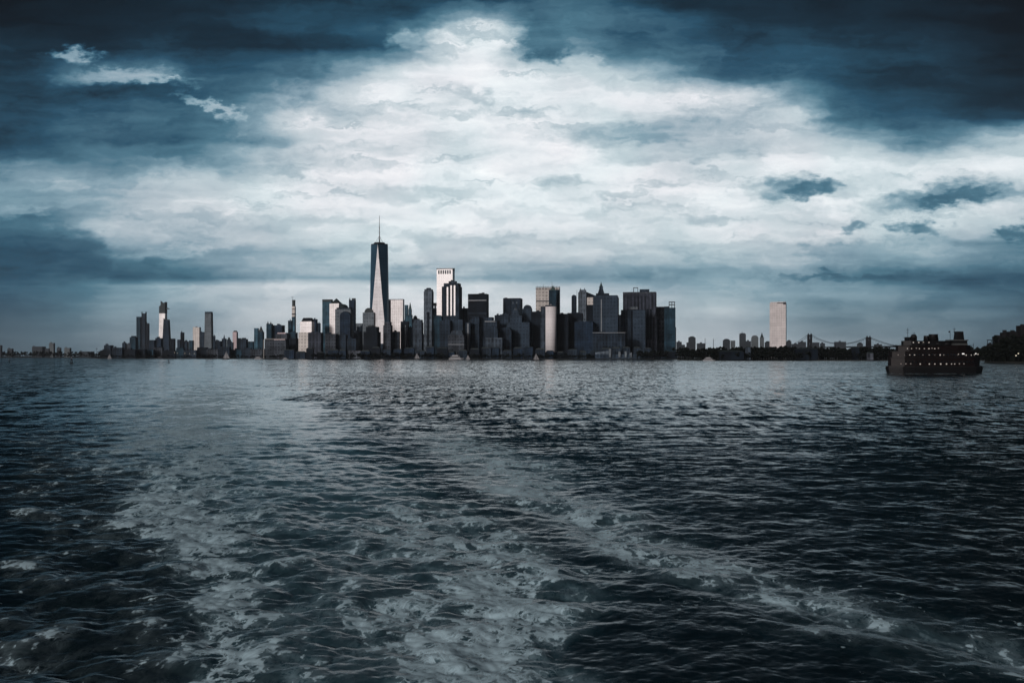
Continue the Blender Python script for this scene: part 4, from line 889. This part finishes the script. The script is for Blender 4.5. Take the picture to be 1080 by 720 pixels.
    for (xs, y, wy, par) in (((942, 947.4, 966, 989, 1004, 1012), 374.2, W*.955, h2), ((944, 948, 953, 1006, 1011), 383.4, W*.975, h1), ((960, 977, 984), 367.2, W*.82, h3)):
        for p in xs: win(p, y, 1.2, 1.0, M['flit2'], wy+.1, par)
    for p, y in ((1010.4, 373), (1028.2, 372.8), (1014.6, 379.6)): win(p, y, 2.6 if y < 375 else 1.8, 1.1, M['flit3'], W*.9, h2)
    for p, y in ((1005, 373.4), (1014, 374.4), (1020, 374.4), (1026, 374), (1032, 373.4), (1030, 379), (1027.6, 379.8), (1030.4, 382.6)): win(p, y, 1.1, 1.1, M['flit'], W*.74, h2)
ferry()

# a few shore lamps seen lit
for i, (px, D, y) in enumerate([(1074, 1790, 373.2), (1071.6, 1785, 375.4), (195, 4020, 373), (200, 4020, 373), (205, 4020, 373), (184, 4020, 372), (187, 4020, 372.4)]):
    o = empty('shore_lamp', (X(px, D), D, 1.5)); tag(o, 'small lit lamp on the west shore' if px < 400 else 'small lit lamp on the near east shore', 'street lamp', 'lit lamps along the shores')
    h = Z(y, D) - 1.5; MB().bar((0, 0, 0), (0, 0, h), .15).build('pole', M['dkmetal'], o); MB().lathe(0, 0, [(.1, h), (1.0, h+.6), (1.0, h+1.2), (.1, h+1.7)], 8).build('lamp_head', M['lampw'], o)

# ------------------------------------------------------------------ water
def ocean_tile(N, Lm, wind, seed, lo, hi, dirp=4, wdir=(0.3, 1), ex=4.0):
    rng = np.random.default_rng(seed); k = 2*np.pi*np.fft.fftfreq(N, Lm/N); kx, ky = np.meshgrid(k, k); kk = np.hypot(kx, ky); kk[0, 0] = 1
    wl_ = np.array(wdir)/np.hypot(*wdir); Lw = wind**2/9.81
    P = np.exp(-1/(kk*Lw)**2)/kk**ex*(.25+.75*np.abs((kx*wl_[0]+ky*wl_[1])/kk)**dirp)
    lam = 2*np.pi/kk; P *= (lam < hi)*np.exp(-(lo/lam)**2); P[0, 0] = 0
    h = (rng.normal(size=(N, N))+1j*rng.normal(size=(N, N)))*np.sqrt(P)
    hz_ = np.real(np.fft.ifft2(h)); s = hz_.std(); ch = lambda a: np.real(np.fft.ifft2(a))/s
    return hz_/s, ch(-1j*kx/kk*h), ch(-1j*ky/kk*h)
def samp(tile, Lm, x, y, rot=0):
    c, s_ = math.cos(rot), math.sin(rot); u = (x*c+y*s_)/Lm; v = (-x*s_+y*c)/Lm; N = tile[0].shape[0]
    u = (u % 1)*N; v = (v % 1)*N; i = np.floor(u).astype(int); j = np.floor(v).astype(int); fu = u-i; fv = v-j; i %= N; j %= N; i1 = (i+1) % N; j1 = (j+1) % N
    out = [t[j, i]*(1-fu)*(1-fv)+t[j, i1]*fu*(1-fv)+t[j1, i]*(1-fu)*fv+t[j1, i1]*fu*fv for t in tile]
    hx = out[1]*c-out[2]*s_; hy = out[1]*s_+out[2]*c
    return out[0], hx, hy
def smooth(a, b, x): t = np.clip((x-a)/(b-a), 0, 1); return t*t*(3-2*t)
def water():
    py = np.concatenate([np.arange(790, 379.6, -.55), [379.2, 378.6, 378, 377, 376.6, 375.8, 375.5]])
    Y = CAMZ*F/(py-HY); a = np.concatenate([R(1)*np.array([-180, -150, -120, -90, -70, -55, -45, -40]), np.arange(R(-36), R(36), R(.058)), R(1)*np.array([36.5, 40, 45, 55, 70, 90, 120, 150])])
    Y = np.concatenate([[0.5, 12, 24, 31], Y]); nr, nc = len(Y), len(a)
    rr = Y[:, None]/np.where(np.abs(a) < R(60), np.cos(a), .5)[None, :]
    x0 = rr*np.sin(a)[None, :]; y0 = rr*np.cos(a)[None, :]
    D = np.where(y0 > 1, y0, 1.0)
    t1 = ocean_tile(512, 210, 7.5, 1, 1.5, 60, 3); t2 = ocean_tile(512, 47, 5, 2, .3, 7, 3, (-.3, 1), 3.3); t3 = ocean_tile(512, 73, 6, 5, .6, 12, 0.6, (.2, 1), 3.6)
    h1 = samp(t1, 210, x0, y0, .2); h2 = samp(t2, 47, x0, y0, .9); h3 = samp(t3, 73, x0, y0, -.4)
    # wake geometry (metres): edges as functions of distance astern
    Yk = [30, 42, 65, 117, 172, 300, 576, 1400, 3500]
    le = np.interp(D, Yk, [-17, -24, -36, -62, -86, -142, -240, -540, -1250])      # outer west edge of the wake
    lf = np.interp(D, Yk, [-9, -12.5, -20, -38, -56, -92, -170, -400, -1000])      # west foam band
    re = np.interp(D, Yk, [7, 6.5, 5.5, -7, -20, -50, -118, -330, -900])           # east edge of disturbed water
    Ys = [30, 45, 53, 62, 89, 117, 195, 265, 500]; st = np.interp(D, Ys, [30, 22.5, 18.5, 13, 6.8, -1, -15, -28, -66])   # east breaking streak
    wob = samp(t1, 400, x0, y0, 1.1)[0]; wob2 = samp(t1, 150, x0, y0, 2.0)[0]
    xx = x0 + wob*D*.012 + wob2*1.2
    sc_ = np.clip(D/60, .8, 30)
    ins = smooth(0, 1, (xx-le)/(3*sc_))*smooth(0, 1, (re-xx)/(4*sc_))
    fl = np.exp(-((xx-lf)/(3.2*sc_**.9))**2)
    core = np.exp(-((xx-np.interp(D, Yk, [-3, -2.5, -2, -12, -24, -62, -135, -360, -950]))/(4.5*sc_**.85))**2)*smooth(120, 55, D)
    stw = np.where(D < 75, 3.6*(D/50)**1.0, 5.4*(D/75)**.9)
    fs_ = np.exp(-((xx-st)/stw)**2)*smooth(300, 130, D)
    dx_ = np.gradient(h2[1], axis=1)
    crest = smooth(1.0, 2.6, h3[0]) + .5*smooth(1.2, 2.8, h2[0])
    foam = .50*fl*smooth(700, 120, D) + .60*core + .46*fs_*smooth(20, 60, D+10) + .18*ins + .26*crest*smooth(160, 60, D)*np.clip(ins+fs_+.02, 0, 1)
    Df = CAMZ*F/(393.6-HY); xf = X(985, Df)
    foam = foam + .9*np.exp(-((D-Df+6)/16)**2)*smooth(-50, -38, x0-xf)*smooth(48, 36, x0-xf) + .55*np.exp(-((D-Df-2)/12)**2)*smooth(36, 44, x0-xf)
    foam = foam - .25*smooth(0, 1, (xx-(lf*.45+re*.55))/np.maximum((re-lf)*.35, 1))*smooth(60, 110, D)*(1-fs_)
    foam = foam*(.72+.28*np.clip(1+.8*wob2, 0, 2))
    aer = np.clip(1.0*ins*smooth(0, 1, (xx-lf+6*sc_)/(8*sc_)) + .55*fl + .85*fs_*smooth(230, 120, D), 0, 1)
    lane = smooth(0, 1, (xx-(lf*.45+re*.55))/np.maximum((re-lf)*.35, 1))*smooth(60, 110, D)   # dark lane between the two arms
    aer = np.clip(aer*(1-.75*lane*(1-.8*fs_))*(.55+.75*smooth(60, 140, D)), 0, 1)
    calm_ = ins*smooth(60, 200, D)                       # flattened, slick water astern
    rough_ = np.exp(-((xx-re-7*sc_)/(6*sc_))**2)*smooth(90, 150, D)*smooth(900, 420, D)
    rough_ = rough_ + .8*smooth(0, 1, (le-xx)/(3*sc_))*smooth(60, 150, D)
    slick = np.clip(ins*smooth(50, 130, D)*smooth(0,1,(xx-le-2*sc_)/(7*sc_)) + .8*fs_*smooth(190, 110, D), 0, 1)*(.75+.35*np.clip(wob2,-1,1))
    rough_ = rough_ + .75*smooth(.24, .48, x0/D)*smooth(60, 140, D) + .4*smooth(.30, .5, -x0/D)*smooth(60, 140, D)
    slick = slick*(1-.8*lane*(1-.8*fs_)); rough_ = rough_ + .45*lane*(1-fs_)*smooth(500, 250, D)
    fade = np.clip(150/np.maximum(D, 150), 0, 1)**1.6*smooth(2500, 900, D)
    inn = np.clip(np.abs(a)[None, :]/R(37), 0, 1.0); edge = np.where(np.abs(a)[None, :] < R(36.2), 1.0, 0.0)*smooth(20, 33, rr)
    A1 = .075*(1-.45*calm_)*smooth(20, 200, D)+.012; A2 = .022*(1-.35*calm_); A3 = (.03+.085*ins*smooth(260, 50, D)+.05*fs_*smooth(200, 60, D))
    damp2 = smooth(240, 90, D); damp3 = smooth(500, 150, D)
    z = (A1*h1[0]*smooth(1500, 400, D)+A2*h2[0]*damp2+A3*h3[0]*damp3)*edge
    for (c0, cr, ph, A0) in ((18, 2.0, .0, .20), (-14, 3.4, 1.0, .20)):       # ship waves running off the wake
        z += A0*np.sin((xx*0.55+D*0.5)*2*math.pi/ (cr*3) + ph + wob*1.2)*fs_*smooth(160, 55, D)*edge
    cx_ = (.06*h1[1]*.9+.022*h2[1]*damp2+A3*h3[1]*damp3*.9)*edge; cy_ = (.06*h1[2]*.9+.022*h2[2]*damp2+A3*h3[2]*damp3*.9)*edge
    x1, y1 = x0+cx_*damp3, y0+cy_*damp3
    co = np.stack([x1, y1, z], -1).reshape(-1, 3).astype(np.float32)
    ii = (np.arange(nr-1)[:, None]*nc+np.arange(nc-1)[None, :]); f = np.stack([ii, ii+1, ii+nc+1, ii+nc], -1)
    # orientation: azimuth grows to the east, radius outwards -> want +z normals
    f = f[..., ::-1].reshape(-1, 4)
    # close the ring at the back
    jj = np.arange(nr-1)*nc; fb = np.stack([jj+nc, jj+nc+nc-1, jj+nc-1, jj], -1); f = np.concatenate([f, fb])
    me = bpy.data.meshes.new('water'); me.vertices.add(len(co)); me.vertices.foreach_set('co', co.ravel())
    me.loops.add(f.size); me.loops.foreach_set('vertex_index', f.ravel().astype(np.int32)); me.polygons.add(len(f))
    me.polygons.foreach_set('loop_start', np.arange(0, f.size, 4, dtype=np.int32)); me.polygons.foreach_set('loop_total', np.full(len(f), 4, dtype=np.int32))
    me.update(); me.validate()
    for nm, ar in (('foam', foam), ('aer', aer), ('calm', calm_), ('rough', rough_), ('slick', slick)):
        at = me.attributes.new(nm, 'FLOAT', 'POINT'); at.data.foreach_set('value', np.broadcast_to(ar, (nr, nc)).ravel().astype(np.float32))
    me.polygons.foreach_set('use_smooth', np.ones(len(me.polygons), dtype=bool))
    m, gg, b = newmat('harbour_water'); me.materials.append(m)
    geo_ = gg.node('ShaderNodeNewGeometry'); P = geo_.outputs['Position']; N = geo_.outputs['Normal']
    at = lambda n: gg.node('ShaderNodeAttribute', attribute_name=n).outputs['Fac']
    fo, ae, ca, ro_, sk_ = at('foam'), at('aer'), at('calm'), at('rough'), at('slick')
    def wn(scale, det, ro, sq=(1, 1, 1), dst=0.0):
        c = gg.noise(gg.v('MULTIPLY', P, sq), scale, det, ro, dst)['Color']; return gg.v('SUBTRACT', c, (.5, .5, .5))
    dist = gg.v('LENGTH', P)
    s1 = gg.v('SCALE', wn(.22, 4, .6, (.45, 1.5, 1), .5), scale=gg.mr(dist, 60, 250, .04, .26))
    s2 = gg.v('SCALE', wn(.75, 5, .62, (.75, 1.15, 1), .6), scale=gg.mr(dist, 60, 400, .26, .22))
    s3 = gg.v('SCALE', wn(4.5, 4, .6, (.8, 1.1, 1), .3), scale=gg.mr(dist, 50, 300, .17, .08))
    s4 = gg.v('SCALE', wn(1.0, 3, .65, (.42, .085, 1), .4), scale=gg.mr(dist, 110, 450, 0, .62))
    s5 = gg.v('SCALE', wn(1.0, 2, .6, (.12, .022, 1), .3), scale=gg.mr(dist, 400, 1500, 0, .40))
    sl_ = gg.v('ADD', gg.v('ADD', gg.v('ADD', s1, s2), s3), gg.v('ADD', s4, s5))
    gust = gg.noise(gg.v('MULTIPLY', P, (.006, .02, .01)), 1.0, 5, .6)[0]
    gust2 = gg.noise(gg.v('MULTIPLY', P, (.03, .12, .01)), 1.0, 4, .6)[0]
    ga = gg.m('MULTIPLY', gg.mr(gust, .3, .7, .45, 1.5), gg.mr(gust2, .3, .7, .5, 1.45))
    ga = gg.m('MULTIPLY', ga, gg.m('ADD', gg.mr(ca, 0, 1, 1.0, .28), gg.m('MULTIPLY', ro_, 2.0)))
    sl_ = gg.v('MULTIPLY', gg.v('SCALE', sl_, scale=ga), (1, 1, 0))
    # foam lace
    wz = gg.v('ADD', P, gg.v('SCALE', wn(.9, 4, .6), scale=1.6))
    vo = gg.node('ShaderNodeTexVoronoi', feature='DISTANCE_TO_EDGE'); gg.put(vo.inputs['Vector'], gg.v('MULTIPLY', wz, (.8, .5, 0))); vo.inputs['Scale'].default_value = .7
    vo2 = gg.node('ShaderNodeTexVoronoi', feature='DISTANCE_TO_EDGE'); gg.put(vo2.inputs['Vector'], gg.v('MULTIPLY', wz, (.9, .55, 0))); vo2.inputs['Scale'].default_value = 2.2
    lace = gg.m('MAXIMUM', gg.mr(vo.outputs[0], .0, .20, 1, 0, True), gg.m('MULTIPLY', gg.mr(vo2.outputs[0], 0, .22, 1, 0, True), .8))
    fb1 = gg.noise(gg.v('MULTIPLY', P, (.34, .22, 1)), 1.0, 6, .58, .9)[0]; fb2 = gg.noise(gg.v('MULTIPLY', P, (1, .5, 1)), 1.6, 4, .6, .6)[0]
    cen = lambda v, k: gg.m('MULTIPLY', gg.m('SUBTRACT', v, .5), k)
    tex = gg.m('ADD', cen(lace, .75), gg.m('ADD', cen(fb1, 3.6), cen(fb2, 1.6)))
    fm = gg.mr(gg.m('ADD', tex, gg.m('MULTIPLY', gg.m('SUBTRACT', fo, .48), 1.9)), -.02, .30, 0, 1, True)
    rid = lambda sc, w_: gg.m('SUBTRACT', 1.0, gg.m('MINIMUM', gg.m('MULTIPLY', gg.m('ABSOLUTE', gg.m('SUBTRACT', gg.noise(gg.v('MULTIPLY', P, (1.0, .55, 1)), sc, 4, .6, 1.2)[0], .5)), w_), 1.0))
    fil = gg.m('MAXIMUM', rid(.55, 13), gg.m('MAXIMUM', gg.m('MULTIPLY', rid(1.3, 10), .85), gg.m('MULTIPLY', lace, .8)))
    thin = gg.m('MULTIPLY', gg.m('MULTIPLY', fil, gg.mr(fo, .08, .5, 0, .55)), gg.mr(fb1, .42, .6, .15, 1))
    fm = gg.m('MAXIMUM', gg.m('MULTIPLY', fm, gg.m('ADD', .12, gg.m('MULTIPLY', fil, .88))), thin)
    milky = gg.m('MULTIPLY', ae, gg.mr(fb1, .35, .65, .35, 1.0))
    sl_ = gg.v('SCALE', sl_, scale=gg.mr(fm, 0, 1, 1, .25))
    sky_tilt = gg.xyz(0.0, gg.m('SUBTRACT', gg.m('MULTIPLY', gg.mr(dist, 60, 380, -.095, -.036), gg.mixf(gg.mr(dist, 150, 400, 0, 1), gg.mr(sk_, 0, 1, 1, .25), 1.0)), gg.m('MULTIPLY', ro_, .085)), 0.0)     # normals tilted south to set how bright a sky the water reflects
    nn = gg.v('NORMALIZE', gg.v('ADD', gg.v('ADD', N, sl_), sky_tilt)); gg.put(b.inputs['Normal'], nn)
    bc = gg.mixc(gg.m('MULTIPLY', milky, .9), (.004, .012, .016, 1), (.075, .190, .245, 1))
    bc = gg.mixc(gg.m('MULTIPLY', fm, .97), bc, (.66, .90, 1.0, 1))
    gg.put(b.inputs['Base Color'], bc); gg.put(b.inputs['Roughness'], gg.mixf(fm, gg.mr(dist, 50, 300, .24, .07), .7))
    b.inputs['IOR'].default_value = 1.33; b.inputs['Specular IOR Level'].default_value = .5; b.inputs['Specular Tint'].default_value = (.6, .85, 1.0, 1)
    o = bpy.data.objects.new('water', me); col.objects.link(o); tag(o, 'dark choppy harbour water with a foaming ship wake', 'water', kind='structure')
water()

# ------------------------------------------------------------------ air
hm = bpy.data.materials.new('haze_air'); hm.use_nodes = True; hg = NG(hm.node_tree); hg.n.clear()
ho = hg.node('ShaderNodeOutputMaterial'); pv = hg.node('ShaderNodeVolumePrincipled'); hg.l.new(pv.outputs[0], ho.inputs['Volume'])
pv.inputs['Color'].default_value = (.82, .90, 1.0, 1); pv.inputs['Density'].default_value = 1.6e-5; pv.inputs['Anisotropy'].default_value = .2
hb = MB().box(-16000, 16000, -16000, 16000, -4, 520).build('haze', hm); tag(hb, 'thin blue evening haze over the harbour', 'haze', kind='stuff')
